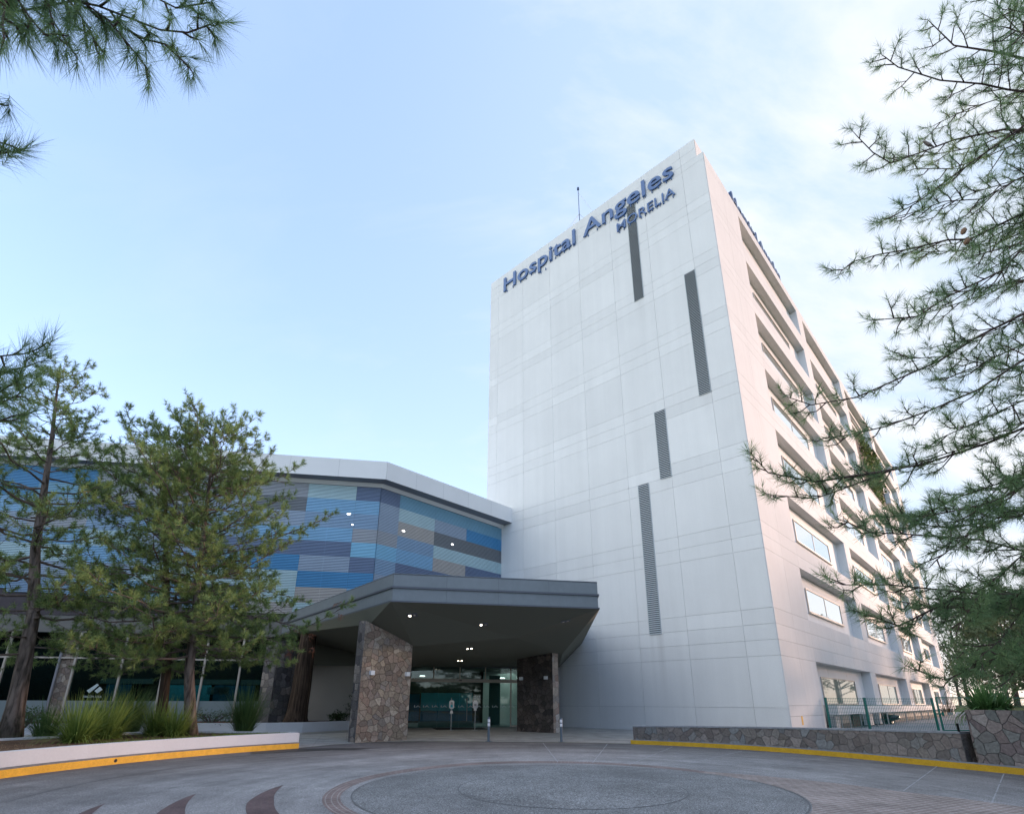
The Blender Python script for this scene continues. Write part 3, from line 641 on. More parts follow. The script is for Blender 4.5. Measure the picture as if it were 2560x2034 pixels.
# ledge on legs along the side, plinth wall behind
mb = MB(); mb.box(G(7.4, .95, .002), DR * 67.6, ZZ * .53, -DL * .55); mb.build('service_ledge', mt['white'], tower)
mb = MB(); mb.box(G(6.46, 0, -ND + .01), DR * 69.5, ZZ * 1.46, -DL * .05); mb.build('plinth_wall', mt['cream'], tower)
mb = MB(); mb.box(G(6.46, 0, -ND + .07), DR * 69.5, ZZ * .3, -DL * .04); mb.build('plinth_skirt', mt['curbtop'], tower)
for t in (8.2, 10.3, 13.4, 18.5, 21.0, 22.8, 25.6, 31.5, 36.5, 41, 46, 52, 60):
    mb = MB(); mb.tube([G(t, 0, .45), G(t, .95, .45)], .04, 8); mb.tube([G(t, 0, .45), G(t, .06, .45)], .08, 8); mb.build('ledge_post', mt['steel'], tower)
for z0, (t0, t1) in enumerate(((15.6, 18.0), (20.4, 21.6), (69, 73))):
    mb = MB(); mb.box(G(t0, .02, -ND + .12), DR * (t1 - t0), ZZ * .92, -DL * .02); mb.build('plinth_opening', mt['dark'], tower)
# vertical louvre strips on the front
for (s0, s1, z0, z1) in ((6.75, 7.53, 5.67, 15.82), (5.05, 5.83, 15.83, 20.9), (1.76, 2.53, 20.87, 30.9), (5.83, 6.6, 30.93, 40.6)):
    b_ = MB(); b_.box(F(s0, z0, .031), DL * (s1 - s0), ZZ * (z1 - z0), -DR * .01); lb = b_.build('louvre_strip', mt['dark'], tower)
    sl_ = MB(); n = int((z1 - z0) / .125)
    for i in range(n):
        z = z0 + (i + .3) * (z1 - z0) / n; o = F(s0, z, .042)
        sl_.poly([o, o + DL * (s1 - s0), o + DL * (s1 - s0) - DR * .05 - ZZ * .05, o - DR * .05 - ZZ * .05, o + ZZ * .03, o + DL * (s1 - s0) + ZZ * .03, o + DL * (s1 - s0) - DR * .05 - ZZ * .02, o - DR * .05 - ZZ * .02],
                 [(0, 1, 2, 3), (7, 6, 5, 4), (3, 2, 6, 7), (0, 4, 5, 1)])
    for s_ in (s0 - .03, s1): sl_.box(F(s_, z0, .031), DL * .03, ZZ * (z1 - z0), -DR * .04)
    sl_.build('slats', mt['louvre_grey'], lb)
mb = MB(); mb.box(G(1.75, .5, .032), DR * .25, ZZ * .45, -DL * .01); mb.build('warning_sticker', mt['yellow'], tower)
# water stains under the lowest louvre strip
# ------------------------------------------------------------------ lettering
def glyph_mesh(txt, size, bold=0., ext=0.):
    c = bpy.data.curves.new('t', 'FONT'); c.body = txt; c.size = size; c.offset = bold; c.extrude = ext; c.resolution_u = 4
    o = bpy.data.objects.new('t', c); COL.objects.link(o)
    dg = bpy.context.evaluated_depsgraph_get(); dg.update()
    me = bpy.data.meshes.new_from_object(o.evaluated_get(dg)); bpy.data.objects.remove(o); bpy.data.curves.remove(c)
    return me
def ext_x(me):
    if not len(me.vertices): return 0, 0, 0, 0
    v = np.zeros(len(me.vertices) * 3); me.vertices.foreach_get('co', v); v = v.reshape(-1, 3)
    return v[:, 0].min(), v[:, 0].max(), v[:, 1].min(), v[:, 1].max()
def lettering(root, txt, cap, width, M44, m, bold, ext, pins=None, partname='letter', space=None):
    """letters laid out along local x, up = local y, facing local z; fitted to cap height and width"""
    H = glyph_mesh('H', 1.0, bold); hh = ext_x(H)[3]; sc = cap / hh; sx = None
    full = glyph_mesh(txt, 1.0, bold); x0, x1, _, _ = ext_x(full); sx = width / (x1 - x0)
    for i, ch in enumerate(txt):
        if ch == ' ': continue
        pre = glyph_mesh(txt[:i + 1], 1.0, bold); px1 = ext_x(pre)[1]
        me = glyph_mesh(ch, 1.0, bold, ext / sc); a0, a1, b0, b1 = ext_x(me)
        ofs = px1 - a1 - x0
        me.transform(Matrix.Translation((ofs, 0, 0))); me.transform(Matrix.Diagonal((sx, sc, sc, 1)))
        if pins:
            bm = bmesh.new(); bm.from_mesh(me)
            for fx in (.25, .75):
                xx = (ofs + a0 + (a1 - a0) * fx) * sx; yy = b0 * sc
                bmesh.ops.create_cube(bm, size=1, matrix=Matrix.Translation((xx, yy - .05, -pins / 2)) @ Matrix.Diagonal((.05, .22, pins, 1)))
            bm.to_mesh(me); bm.free()
        me.transform(M44); me.materials.clear(); me.materials.append(m); me.name = partname
        link(partname, me, root)
def frame44(o, x, y):
    z = np.cross(x, y); return Matrix(((x[0], y[0], z[0], o[0]), (x[1], y[1], z[1], o[1]), (x[2], y[2], z[2], o[2]), (0, 0, 0, 1)))
sg = thing('wall_sign', F(11, 40.4, .3), 'large blue HOSPITAL ANGELES lettering across the top of the tower front', 'sign')
lettering(sg, 'Hospital Angeles', 1.62, 18.3, frame44(F(20.66, 40.42, .13), -DL, ZZ), mt['blue'], .010, .05, .10)
sg2 = thing('wall_sign', F(5, 38.6, .3), 'smaller blue MORELIA lettering below the large sign on the tower front', 'sign')
lettering(sg2, 'MORELIA', .86, 5.2, frame44(F(7.6, 38.55, .12), -DL, ZZ), mt['blue'], .004, .035, .10)
sg3 = thing('wall_sign', G(12, 41.3, -.3), 'dark blue HOSPITAL ANGELES lettering seen edge-on along the roof of the tower side', 'sign')
lettering(sg3, 'Hospital Angeles', 1.35, 12.2, frame44(G(6.2, 41.25, -.22), DR, ZZ), mt['bluedk'], .02, .12, .2)
# mast with guys
mz = onp(1445, 470, K + DR * 6, DR); mp0 = V(mz[0], mz[1], HP - .1)
mast = thing('antenna_mast', mp0, 'thin guyed antenna mast with a red lamp standing on the tower roof', 'antenna')
zt = mz[2]
mb = MB(); mb.tube([mp0, mp0 + ZZ * (zt - HP)], [.07, .035], 6); mb.tube([V(mz[0], mz[1], zt - .25), V(mz[0], mz[1], zt)], .13, 8); mb.build('pole', mt['bluedk'], mast)
mb = MB(); q = V(mz[0], mz[1], HP + (zt - HP) * .62); mb.tube([q + V(.12, 0, 0), q + V(.12, 0, .8)], .14, 8); mb.build('beacon', mt['orange'], mast)
mb = MB()
for (dx, dy, zf) in ((9, 2, .96), (9, 2, .75), (-6, 3, .75), (1, 8, .75), (-5, -3, .75)): mb.tube([mp0 + ZZ * (zt - HP) * zf, mp0 + V(dx, dy, .2)], .018, 4)
mb.build('guy_wire', mt['steel'], mast)
# ------------------------------------------------------------------ left wing
bI = V(-9.07, 34.15); jI = V(-.87, 43.2); d1 = nrm(V(-21.7, -3.6)); d2 = nrm(jI - bI)
n1 = V(-d1[1], d1[0]); n1 = n1 if n1[1] < 0 else -n1; n2 = V(d2[1], -d2[0]); n2 = n2 if n2[1] < 0 else -n2
def W1(u, z, d=0): p = bI + d1 * u + n1 * d; return V(p[0], p[1], z)
def W2(u, z, d=0): p = bI + d2 * u + n2 * d; return V(p[0], p[1], z)
wing = thing('hospital_wing', (-10, 36, 0), 'low hospital wing with blue and grey louvred facade and white roof fascia', 'building')
mb = MB(); far = [tuple(W1(44, 0, -.35)[:2]), tuple((bI - n1 * .35 - n2 * .0)[:2]), (-1.0, 43.55), (0, 60), (-52, 60)]
mb.prism(far, 6.0, 15.9); mb.build('backing', mt['dark'], wing)
mb = MB(); mb.prism([tuple(W1(44, 0, -.3)[:2]), tuple(bI), (-.9, 43.3), (3.5, 60), (-52, 60)], 17.0, 17.1); mb.build('roof', mt['white'], wing)
pal = dict(N=(.16, .215, .33), T=(.20, .40, .53), A=(.47, .63, .66), G=(.38, .40, .43), D=(.19, .205, .22), B=(.25, .47, .67), V=(.34, .42, .52), L=(.26, .55, .74), E=(.47, .44, .41), R=(.08, .29, .53), U=(.27, .40, .55))
lm = {k: mat('louvre_' + n_, v, .45, .4, noise=[(.8, .06)]) for (k, v), n_ in zip(pal.items(), 'navy teal aqua grey charcoal blue violet sky beige royal steel'.split())}
names = dict(zip(pal, 'navy teal aqua grey charcoal blue violet sky beige royal steel'.split()))
def tile(Wf, u0, u1, z0, z1, k):
    m_ = MB(); n = max(1, round((z1 - z0) / .105)); h = (z1 - z0) / n
    for i in range(n):
        z = z0 + i * h
        a, b = Wf(u0 + .005, z + h * .94, -.03), Wf(u1 - .005, z + h * .94, -.03)
        c, d = Wf(u1 - .005, z + h * .80, .05), Wf(u0 + .005, z + h * .80, .05)
        e, f = Wf(u1 - .005, z + h * .16, .05), Wf(u0 + .005, z + h * .16, .05)
        g_, h_ = Wf(u1 - .005, z + h * .06, .0), Wf(u0 + .005, z + h * .06, .0)
        m_.poly([a, b, c, d, e, f, g_, h_], [(0, 1, 2, 3), (3, 2, 4, 5), (5, 4, 6, 7)])
    uu = u0 + .02
    while uu < u1: m_.box(Wf(uu, z0, -.05), Wf(uu + .03, z0, -.05) - Wf(uu, z0, -.05), Wf(uu, z0, -.02) - Wf(uu, z0, -.05), ZZ * (z1 - z0)); uu += 1.62
    m_.build('louvre_panel', lm[k], wing)
rows2 = [15.58, 14.58, 13.6, 12.55, 11.6, 10.6, 9.55, 8.5, 7.5, 6.6]
for (u0, u1, seq) in ((0, 1.62, 'NVVGLUV'), (1.62, 4.86, 'TAEUBNN'), (4.86, 8.1, 'TVDAENN'), (8.1, 12.22, 'TRDANUU')):
    for r, k in enumerate(seq): tile(W2, u0, u1, rows2[r + 1], rows2[r], k)
cols1 = [0, 1.6, 4.75, 7.95, 11.15, 14.35, 17.55, 20.75, 24.0, 30.0, 37.0]
seqs = ['NBUGLNRBA'[:9], 'ABUBNVREA'[:9], 'GDVBNRAAE', 'GVUUNBANU', 'GGNBVUABU', 'GGNUABVBU', 'RTUGBAVUG', 'RRBVUAGBU', 'NUGBAVUGN', 'GUBVNAUBG']
for c in range(10):
    u0, u1 = cols1[c], cols1[c + 1]
    zb = 6.35 + .0655 * (u0 + u1) / 2
    for r in range(9):
        z1, z0 = rows2[r], rows2[r + 1]
        if z1 - .3 < zb: continue
        tile(W1, u0, u1, max(z0, zb), z1, seqs[c][r % len(seqs[c])])
# fascia
bO = V(-8.55, 33.22); o1 = nrm(V(-23.27, -3.65)); jO = V(.02, 42.36)
lO = bO + o1 * 44
Oa, Ob, Oc = lO, bO, jO
Ia, Ib, Ic = bI + d1 * 44 + n1 * .12, bI + (n1 + n2) * .06, jI + n2 * .12 + d2 * .0
def quad(mb, a, za, b, zb, c, zc_, d, zd, cc=.5): mb.face([(*a, za), (*b, zb), (*c, zc_), (*d, zd)], cc)
mb = MB()
def seg_fascia(A_, B_, L):
    k = int(max(1, round(np.linalg.norm(B_ - A_) / L)))
    for i in range(k):
        a = A_ + (B_ - A_) * i / k; b = A_ + (B_ - A_) * (i + 1) / k; t = nrm(B_ - A_) * .006
        quad(mb, a + t, 15.86, b - t, 15.86, b - t, 17.16, a + t, 17.16, rng.random())
seg_fascia(Oa, Ob, 3.1); seg_fascia(Ob, Oc, 2.5)
ins = lambda p, q: p + nrm(q - p) * .35
La, Lb, Lc_ = Oa + V(0, .4), Ob + V(-.15, .42), Oc + V(-.25, .3)
quad(mb, Oa, 17.16, Ob, 17.16, Lb, 17.16, La, 17.16); quad(mb, Ob, 17.16, Oc, 17.16, Lc_, 17.16, Lb, 17.16)
quad(mb, La, 17.0, Lb, 17.0, Lb, 17.16, La, 17.16); quad(mb, Lb, 17.0, Lc_, 17.0, Lc_, 17.16, Lb, 17.16)
mb.build('fascia', mt['white'], wing)
mb = MB(); e = .02
for A_, B_ in ((Oa, Ob), (Ob, Oc)): quad(mb, A_ + V(0, e), 15.87, B_ + V(0, e), 15.87, B_ + V(0, e), 17.1, A_ + V(0, e), 17.1)
mb.build('fascia_backing', mt['joint'], wing)
I2a, I2b, I2c = Ia + n1 * .25, Ib + (n1 + n2) * .125, Ic + n2 * .25
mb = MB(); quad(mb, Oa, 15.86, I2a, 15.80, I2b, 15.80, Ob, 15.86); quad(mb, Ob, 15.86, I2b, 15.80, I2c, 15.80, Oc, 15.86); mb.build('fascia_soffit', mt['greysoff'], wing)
mb = MB(); quad(mb, I2a, 15.80, I2b, 15.80, Ib, 15.58, Ia, 15.58); quad(mb, I2b, 15.80, I2c, 15.80, Ic, 15.58, Ib, 15.58); mb.build('inner_band', mt['white'], wing)
# lights glowing through the louvres
for (x, y) in ((690, 594), (713, 662), (1037, 702), (1347, 787)):
    X, Y = 600 + .3942 * x, 1050 + .3942 * y
    on2 = x > 880; nn_ = n2 if on2 else n1; p = onp(X, Y, (*(bI + nn_ * .06), 12), V(*nn_, 0)); tt = d2 if on2 else d1
    m_ = MB(); r_ = .12 if y != 662 else .06
    m_.face([p + V(*tt, 0) * r_ * math.cos(a) + ZZ * r_ * .42 * math.sin(a) for a in np.linspace(0, 2 * math.pi, 16, endpoint=False)])
    m_.build('downlight', mt['lampc'], wing)
# lower storeys of the wing (straight run)
mb = MB(); mb.box(W1(4.6, 5.35, -.25), V(*(d1 * 40), 0), V(*(n1 * .20), 0), ZZ * 1.0); mb.build('beige_band', mt['bandtone'], wing)
mb = MB(); mb.poly([W1(4.5, 6.35, -.02), W1(44, 6.35, -.02), W1(44, 9.3, -.02), W1(4.5, 6.75, -.02)], [(0, 1, 2, 3)]); mb.build('dark_band', mt['wood'], wing)
mb = MB(); mb.box(W1(4.6, .35, -2.8), V(*(d1 * 40), 0), V(*(n1 * .05), 0), ZZ * 5.2); mb.build('interior_wall', mt['innerdk'], wing)
mb = MB(); mb.box(W1(4.6, 5.35, -2.8), V(*(d1 * 40), 0), V(*(n1 * 2.5), 0), ZZ * .05); mb.build('interior_ceiling', mt['innerdk'], wing)
for (u0, u1, z0, z1, k) in ((8.5, 9.8, 2.0, 2.45, 'paleteal'), (5.3, 7.9, 2.6, 2.9, 'paleteal'), (8.2, 12.1, 2.6, 2.9, 'paleteal'), (13, 16, 2.6, 2.9, 'paleteal'), (7.0, 9.4, 1.4, 2.55, 'tealdk'), (9.6, 12.2, 1.4, 2.55, 'teal'), (14.2, 15.6, 1.4, 2.55, 'tealdk'), (5.4, 6.6, 1.4, 2.2, 'teal'), (22, 25, 1.4, 3.2, 'tealdk')):
    mb = MB(); mb.box(W1(u0, z0, -2.7), V(*(d1 * (u1 - u0)), 0), V(*(n1 * .05), 0), ZZ * (z1 - z0)); mb.build('interior_panel', mt[k], wing)
L = bpy.data.lights.new('wing_fill_light', 'AREA'); lo = bpy.data.objects.new('wing_fill_light', L); COL.objects.link(lo); L.shape = 'RECTANGLE'; L.size = 20; L.size_y = 1; L.energy = 60; L.color = (.85, 1, 1)  # fill lamp added to bring up the panels behind the wing glass
lo.location = W1(15, 5.2, -1.2); lo.rotation_euler = (0, 0, math.atan2(d1[1], d1[0])); lo.parent = wing; lo.matrix_parent_inverse = wing.matrix_world.inverted()
z1f = lambda x, y: (x * .3711, 1400 + y * .3711); zc7 = lambda x, y: (380 + x * .1518, 1600 + y * .1518); zc6 = lambda x, y: (x * .2102, 1600 + y * .2102)
def uW(x, y): p = onp(x, y, (*bI, 0), V(*n1, 0)); return float((p[:2] - bI) @ d1)
mull = [uW(*q) for q in (zc7(1400, 800), zc7(760, 1000), zc7(85, 1000), z1f(790, 850), z1f(460, 870), z1f(330, 950), z1f(0, 800))]
mull += [mull[-1] + 3.2 * k for k in range(1, 6)]
uE = uW(*zc7(1895, 1000))
for k, u in enumerate(mull):
    mb = MB(); mb.box(W1(u - .05, .38, -.02), V(*(d1 * .10), 0), V(*(n1 * .12), 0), ZZ * 4.95); mb.build('mullion', mt['alubright'] if k != 5 else mt['greysoff'], wing)
mb = MB(); mb.box(W1(uE, 3.88, .0), V(*(d1 * 34), 0), V(*(n1 * .07), 0), ZZ * .09); mb.build('transom', mt['alubright'], wing)
mb = MB(); mb.box(W1(uE - .12, .35, -.1), V(*(d1 * .16), 0), V(*(n1 * .2), 0), ZZ * 5.1); mb.build('end_frame', mt['wood'], wing)
us_ = [uE] + mull
for a, b in zip(us_[:-1], us_[1:]):
    if abs(a - mull[4]) < .01: continue
    for (z0, z1) in ((.4, 3.88), (3.97, 5.35)):
        mb = MB(); mb.box(W1(a + .03, z0, -.01), V(*(d1 * (b - a - .06)), 0), V(*(n1 * .015), 0), ZZ * (z1 - z0)); pn = mb.build('window_pane', mt['glassL'], wing)
    mb = MB(); mb.box(W1(a + .05, .42, .008), V(*(d1 * (b - a - .1)), 0), V(*(n1 * .004), 0), ZZ * 1.18); mb.build('frosted_film', mt['film'], wing)
def uvbox(mb, o, a, b, c):
    o, a, b, c = map(np.array, (o, a, b, c)); la, lb, lc_ = [np.linalg.norm(q) for q in (a, b, c)]
    def fc(p, e, f, le, lf, s): mb.face([p, p + e, p + e + f, p + f], uv=[(s, 0), (s + le, 0), (s + le, lf), (s, lf)])
    fc(o, a, c, la, lc_, 0); fc(o + a, b, c, lb, lc_, la + 3); fc(o + a + b, -a, c, la, lc_, la + lb + 5); fc(o + b, -b, c, lb, lc_, 2 * la + lb + 9); fc(o + c, a, b, la, lb, 20)
mb = MB(); uvbox(mb, W1(mull[5] - .05, .35, -.3), V(*(d1 * (mull[4] - mull[5] + .1)), 0), V(*(n1 * .25), 0), ZZ * 5.0); mb.build('stone_pier', mt['warmstone'], wing)
# film logo
lg = uW(*zc6(1115, 640)); lgo = W1(lg, 2.02, .012); X1 = V(*(-d1), 0)
lgt = thing('window_logo', lgo, 'pale chevron logo with the words RINCÓN AZUL on the dark window of the wing', 'logo')
mb = MB(); q = lambda x, y: lgo + X1 * x + ZZ * y
mb.face([q(-.40, .12), q(-.24, -.02), q(.16, .42), q(.05, .50)][::1]); mb.face([q(.0, .10), q(.17, -.02), q(.40, .18), q(.22, .34)]); mb.build('emblem', mt['logo'], lgt)
lettering(lgt, 'RINCÓN AZUL', .11, .95, frame44(q(-.5, -.26), X1, ZZ), mt['logo'], .0, .002)
# ------------------------------------------------------------------ entrance canopy
A_, B_, C_ = V(-4.98, 21.8), V(3.88, 23.4), V(4.91, 37.78)
dl = nrm(V(-10.27, 28.35) - A_); Fp = A_ + dl * 15.2; D_ = V(3.40, 39.2); E_ = V(-6.5, 36.2)
can = thing('entrance_canopy', (0, 28, 5.5), 'grey-blue two-tier entrance canopy with dark folded soffit over the glass doors', 'canopy')
G1 = V(3.38, 39.0)
def tier(name, z0, z1, ins_, m):
    mb = MB()
    P_ = [Fp, A_, B_, C_]; 
    cen = V(-1, 30)
    def inset(p, k):
        return p
    c1 = nrm(B_ - A_); c0 = nrm(A_ - Fp); c2 = nrm(C_ - B_)
    nin = [V(-c0[1], c0[0]), V(-c1[1], c1[0]), V(-c2[1], c2[0])]
    def crs(i, off):
        # intersection of offset edges i-1,i
        p, a, b = P_[i], nin[i - 1], nin[i]
        M_ = np.array([a, b]); return np.linalg.solve(M_, V(a @ p + off, b @ p + off))
    q = [Fp + nin[0] * ins_, crs(1, ins_), crs(2, ins_), C_ + nin[2] * ins_]
    for k in range(3):
        L_ = np.linalg.norm(q[k + 1] - q[k]); n = max(1, round(L_ / 2.4))
        for i in range(n):
            t = nrm(q[k + 1] - q[k]) * .004; a = q[k] + (q[k + 1] - q[k]) * i / n + t; b = q[k] + (q[k + 1] - q[k]) * (i + 1) / n - t
            quad(mb, a, z0, b, z0, b, z1, a, z1, rng.random())
    mb.build(name, m, can); return q
up_ = tier('upper_fascia', 6.16, 6.72, .06, mt['fascia'])
lo_ = tier('lower_fascia', 5.56, 6.08, .06, mt['fascia'])
tier('fascia_backing', 5.55, 6.70, .09, mt['lip'])
def slab(name, z0, z1, off, m):
    mb = MB(); ex = [tuple(p) for p in (Fp, A_, B_, C_)] + [(3.45, 39.1), (-.9, 43.0), tuple(bI + n1 * .1), tuple(W1(5.0, 0, .1)[:2])]
    mb.prism(ex, z0, z1); mb.build(name, m, can)
ex = [tuple(p) for p in (Fp, A_, B_, C_)]
mb = MB(); 
for z0, z1 in ((6.08, 6.16), (5.50, 5.56)):
    P_ = [Fp, A_, B_, C_]
    for i in range(3):
        a, b = P_[i], P_[i + 1]; t = nrm(b - a); nI = V(-t[1], t[0]) * .25
        mb.poly([(*a, z0), (*b, z0), (*(b + nI), z0), (*(a + nI), z0), (*a, z1), (*b, z1), (*(b + nI), z1), (*(a + nI), z1)], [(3, 2, 1, 0), (4, 5, 6, 7), (0, 1, 5, 4), (2, 3, 7, 6)])
mb.build('drip_edge', mt['lip'], can)
mb = MB(); mb.prism([tuple(p) for p in up_] + [(3.45, 39.15), (-.88, 43.1), tuple(bI + n1 * .08), tuple(W1(5.2, 0, .1)[:2])], 6.66, 6.70); mb.build('canopy_roof', mt['lip'], can)
S1 = onz(1290, 1593, 4.48); S2 = onz(1406, 1633.4, 4.30)
S3 = onz(945, 1545, 4.9)
T = lambda p, z: (p[0], p[1], z)
q3 = [T(Fp, 5.5), T(A_, 5.5), T(B_, 5.5), T(C_, 5.5), T(D_, 3.95), T(E_, 3.75), T(W1(5, 0, .1), 3.7), tuple(S1), tuple(S2), T((-4.5, 25.05), 4.02), T((-6.28, 23.78), 4.86)]
mb = MB()
mb.poly(q3, [(1, 2, 7), (7, 2, 8), (2, 3, 8), (8, 3, 4), (1, 7, 9), (9, 7, 8), (9, 8, 4), (9, 4, 5), (0, 1, 10), (1, 9, 10), (10, 9, 5), (0, 10, 5), (0, 5, 6)])
sf = mb.build('soffit', mt['soffit'], can)
sfm = sf.data
def soffit_z(x, y):
    best = None
    for p in sfm.polygons:
        v = [sfm.vertices[i].co for i in p.vertices]; a, b, c = [V(q[0], q[1]) for q in v]
        M_ = np.array([b - a, c - a]).T
        try: s_, t_ = np.linalg.solve(M_, V(x, y) - a)
        except Exception: continue
        if s_ >= -.02 and t_ >= -.02 and s_ + t_ <= 1.02: best = v[0][2] + s_ * (v[1][2] - v[0][2]) + t_ * (v[2][2] - v[0][2])
    return best if best else 4.6
def on_soffit(X, Y):
    d = ray(X, Y); best = None
    for p in sfm.polygons:
        a, b, c = [V(*sfm.vertices[i].co) for i in p.vertices]
        n_ = np.cross(b - a, c - a); t_ = ((a - EYE) @ n_) / (d @ n_); q = EYE + d * t_
        ok = all(np.cross(e2 - e1, q - e1) @ n_ >= -1e-3 * np.linalg.norm(n_) for e1, e2 in ((a, b), (b, c), (c, a)))
        if ok and t_ > 0 and (best is None or t_ < best[0]): best = (t_, q, nrm(n_))
    return best
zc4 = lambda x, y: (600 + x * .3942, 1400 + y * .3942)
dlab = ['square recessed downlight nearest the stone pillar on the canopy soffit', 'brightest square downlight in the middle of the canopy soffit', 'small lit downlight above the glass doors, upper of the two', 'small lit downlight just above the door transom, lower of the two', 'unlit recessed double downlight in the pale fold of the canopy soffit']
for (x, y), lb_, k in zip(((1092, 347), (1543, 406), (1455, 557), (1395, 634), (2064, 385)), dlab, range(5)):
    r_ = on_soffit(*zc4(x, y))
    if not r_: continue
    _, q, n_ = r_; n_ = n_ if n_[2] < 0 else -n_
    e1 = nrm(np.cross(n_, V(0, 1, 0))); e2 = np.cross(n_, e1)
    t = thing('soffit_light', q, lb_, 'downlight', 'downlights in the canopy soffit')
    mb = MB(); mb.box(q - e1 * .22 - e2 * .13 + n_ * .002, e1 * .44, e2 * .26, n_ * .02); mb.build('housing', mt['lip'], t)
    for j, sx in enumerate((-.10, .10)):
        mb = MB(); mb.box(q + e1 * (sx - .042) - e2 * .042 + n_ * .023, e1 * .084, e2 * .084, n_ * .012)
        mb.build('lamp', mt['lampw'] if (k != 4 and (j == 0 or k in (2, 3))) else mt['alubright'], t)
    if k != 4:
        L = bpy.data.lights.new('downlight_beam', 'SPOT'); lo = bpy.data.objects.new('downlight_beam', L); COL.objects.link(lo); L.energy = 16; L.spot_size = R(120); L.color = (1, .82, .6); L.shadow_soft_size = .06
        lo.location = q + n_ * .06; lo.parent = t; lo.matrix_parent_inverse = t.matrix_world.inverted()
# ------------------------------------------------------------------ stone pillars
def pillar(name, fl, fr, th, m1, m2, lab, ztop, tops=None):
    fl, fr = V(*fl), V(*fr); t = nrm(fr - fl); nb = V(-t[1], t[0]) * th; L_ = np.linalg.norm(fr - fl)
    o = thing(name, (*((fl + fr) / 2), 0), lab, 'pillar'); zt = [soffit_z(*p) + .05 for p in (fl, fr, fr + nb, fl + nb)]
    zt = tops or [min(max(z, 3.7), 5.4) for z in zt]
    c = [fl, fr, fr + nb, fl + nb]
    def side(i, j, u0, mm, nm):
        mb = MB(); le = np.linalg.norm(c[j] - c[i])
        mb.face([(*c[i], 0), (*c[j], 0), (*c[j], zt[j]), (*c[i], zt[i])], uv=[(u0, 0), (u0 + le, 0), (u0 + le, zt[j]), (u0, zt[i])]); return mb.build(nm, mm, o)
    side(0, 1, 0, m1, 'broad_face'); side(1, 2, 5, m2[1], 'narrow_face'); side(2, 3, 9, m1, 'broad_face'); side(3, 0, 14, m2[0], 'narrow_face')
    return o, c
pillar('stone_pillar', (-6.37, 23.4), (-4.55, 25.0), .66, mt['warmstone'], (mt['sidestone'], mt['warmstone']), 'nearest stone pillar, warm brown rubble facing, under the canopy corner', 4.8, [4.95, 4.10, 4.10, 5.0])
pillar('stone_pillar', (.33, 32.8), (2.33, 31.3), .62, mt['shadestone'], (mt['shadestone'], mt['sunside']), 'dark shaded stone pillar right of the glass doors with a sunlit narrow side', 4.2)
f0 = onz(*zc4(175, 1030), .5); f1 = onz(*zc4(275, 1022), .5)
pillar('stone_pillar', (f0[0], f0[1] + .0), (f1[0] + .9, f1[1] + .35), .9, mt['sidestone'], (mt['sidestone'], mt['shadestone']), 'stone pier at the end of the glazed wing, half behind a thick trunk', 4.0)
# wall lamps: white cubes on the pillars
def walllamp(X, Y, fl, fr, lab):
    fl, fr = V(*fl), V(*fr); t = nrm(fr - fl); n_ = V(t[1], -t[0], 0); q = onp(X, Y, (*fl, 0), n_)
    T_ = V(*t, 0)
    o = thing('wall_lamp', q, lab, 'wall lamp', 'white box lamps on the stone pillars')
    mb = MB(); mb.box(q - T_ * .09 - ZZ * .09 + n_ * .002, T_ * .18, ZZ * .18, n_ * .16); mb.build('lamp_box', mt['whitepl'], o)
    mb = MB(); mb.box(q - T_ * .06 - ZZ * .094 + n_ * .03, T_ * .12, ZZ * .004, n_ * .10); mb.build('lens', mt['alubright'], o)
wl = lambda x, y: (860 + x * .2597, 1640 + y * .2597)
walllamp(*wl(262, 158), (-6.37, 23.4), (-4.55, 25.0), 'left white box lamp on the warm brown stone pillar')
walllamp(*wl(602, 170), (-6.37, 23.4), (-4.55, 25.0), 'right white box lamp on the warm brown stone pillar')
walllamp(*wl(1712, 213), (.33, 32.8), (2.33, 31.3), 'left white box lamp on the dark stone pillar by the doors')
walllamp(*wl(1950, 205), (.33, 32.8), (2.33, 31.3), 'right white box lamp on the dark stone pillar by the doors')
# ------------------------------------------------------------------ entrance glazing and lobby
GA, GB = V(-6.46, 36.2), V(3.30, 38.9); gt = nrm(GB - GA); gn = V(gt[1], -gt[0]); GL = np.linalg.norm(GB - GA)
def E(u, z, d=0): p = GA + gt * u + gn * d; return V(p[0], p[1], z)
ent = thing('glass_entrance', E(5, 0), 'glazed hospital entrance with sliding doors, beige header and dark green lobby behind', 'entrance')
T3, N3 = V(*gt, 0), V(*gn, 0)
mb = MB(); mb.box(E(-.1, 2.84, .02), T3 * (GL + .1), ZZ * .21, N3 * .14); hdr = mb.build('door_header', mt['alu'], ent)
mb = MB(); mb.box(E(-.1, 2.97, .165), T3 * (GL + .1), ZZ * .015, N3 * .01); mb.build('header_groove', mt['joint'], hdr)
mb = MB(); mb.box(E(3.05, 2.93, .165), T3 * .18, ZZ * .06, N3 * .05); mb.build('door_sensor', mt['rubber'], hdr)
for u, z0 in ((1.37, 3.05), (3.11, 3.05), (4.86, 3.05), (6.65, .06), (GL - .05, 0)):
    mb = MB(); mb.box(E(u - .035, z0, .0), T3 * .07, ZZ * (3.85 - z0), N3 * .09); mb.build('mullion', mt['alu'] if u < GL - .1 else mt['lip'], ent)
mb = MB(); mb.box(E(6.7, .05, .0), T3 * (GL - 6.7), ZZ * .1, N3 * .08); mb.build('sill_rail', mt['alu'], ent)
mb = MB(); mb.box(E(-.1, 3.80, -.02), T3 * (GL + .1), ZZ * .3, N3 * .1); mb.build('head_rail', mt['lip'], ent)
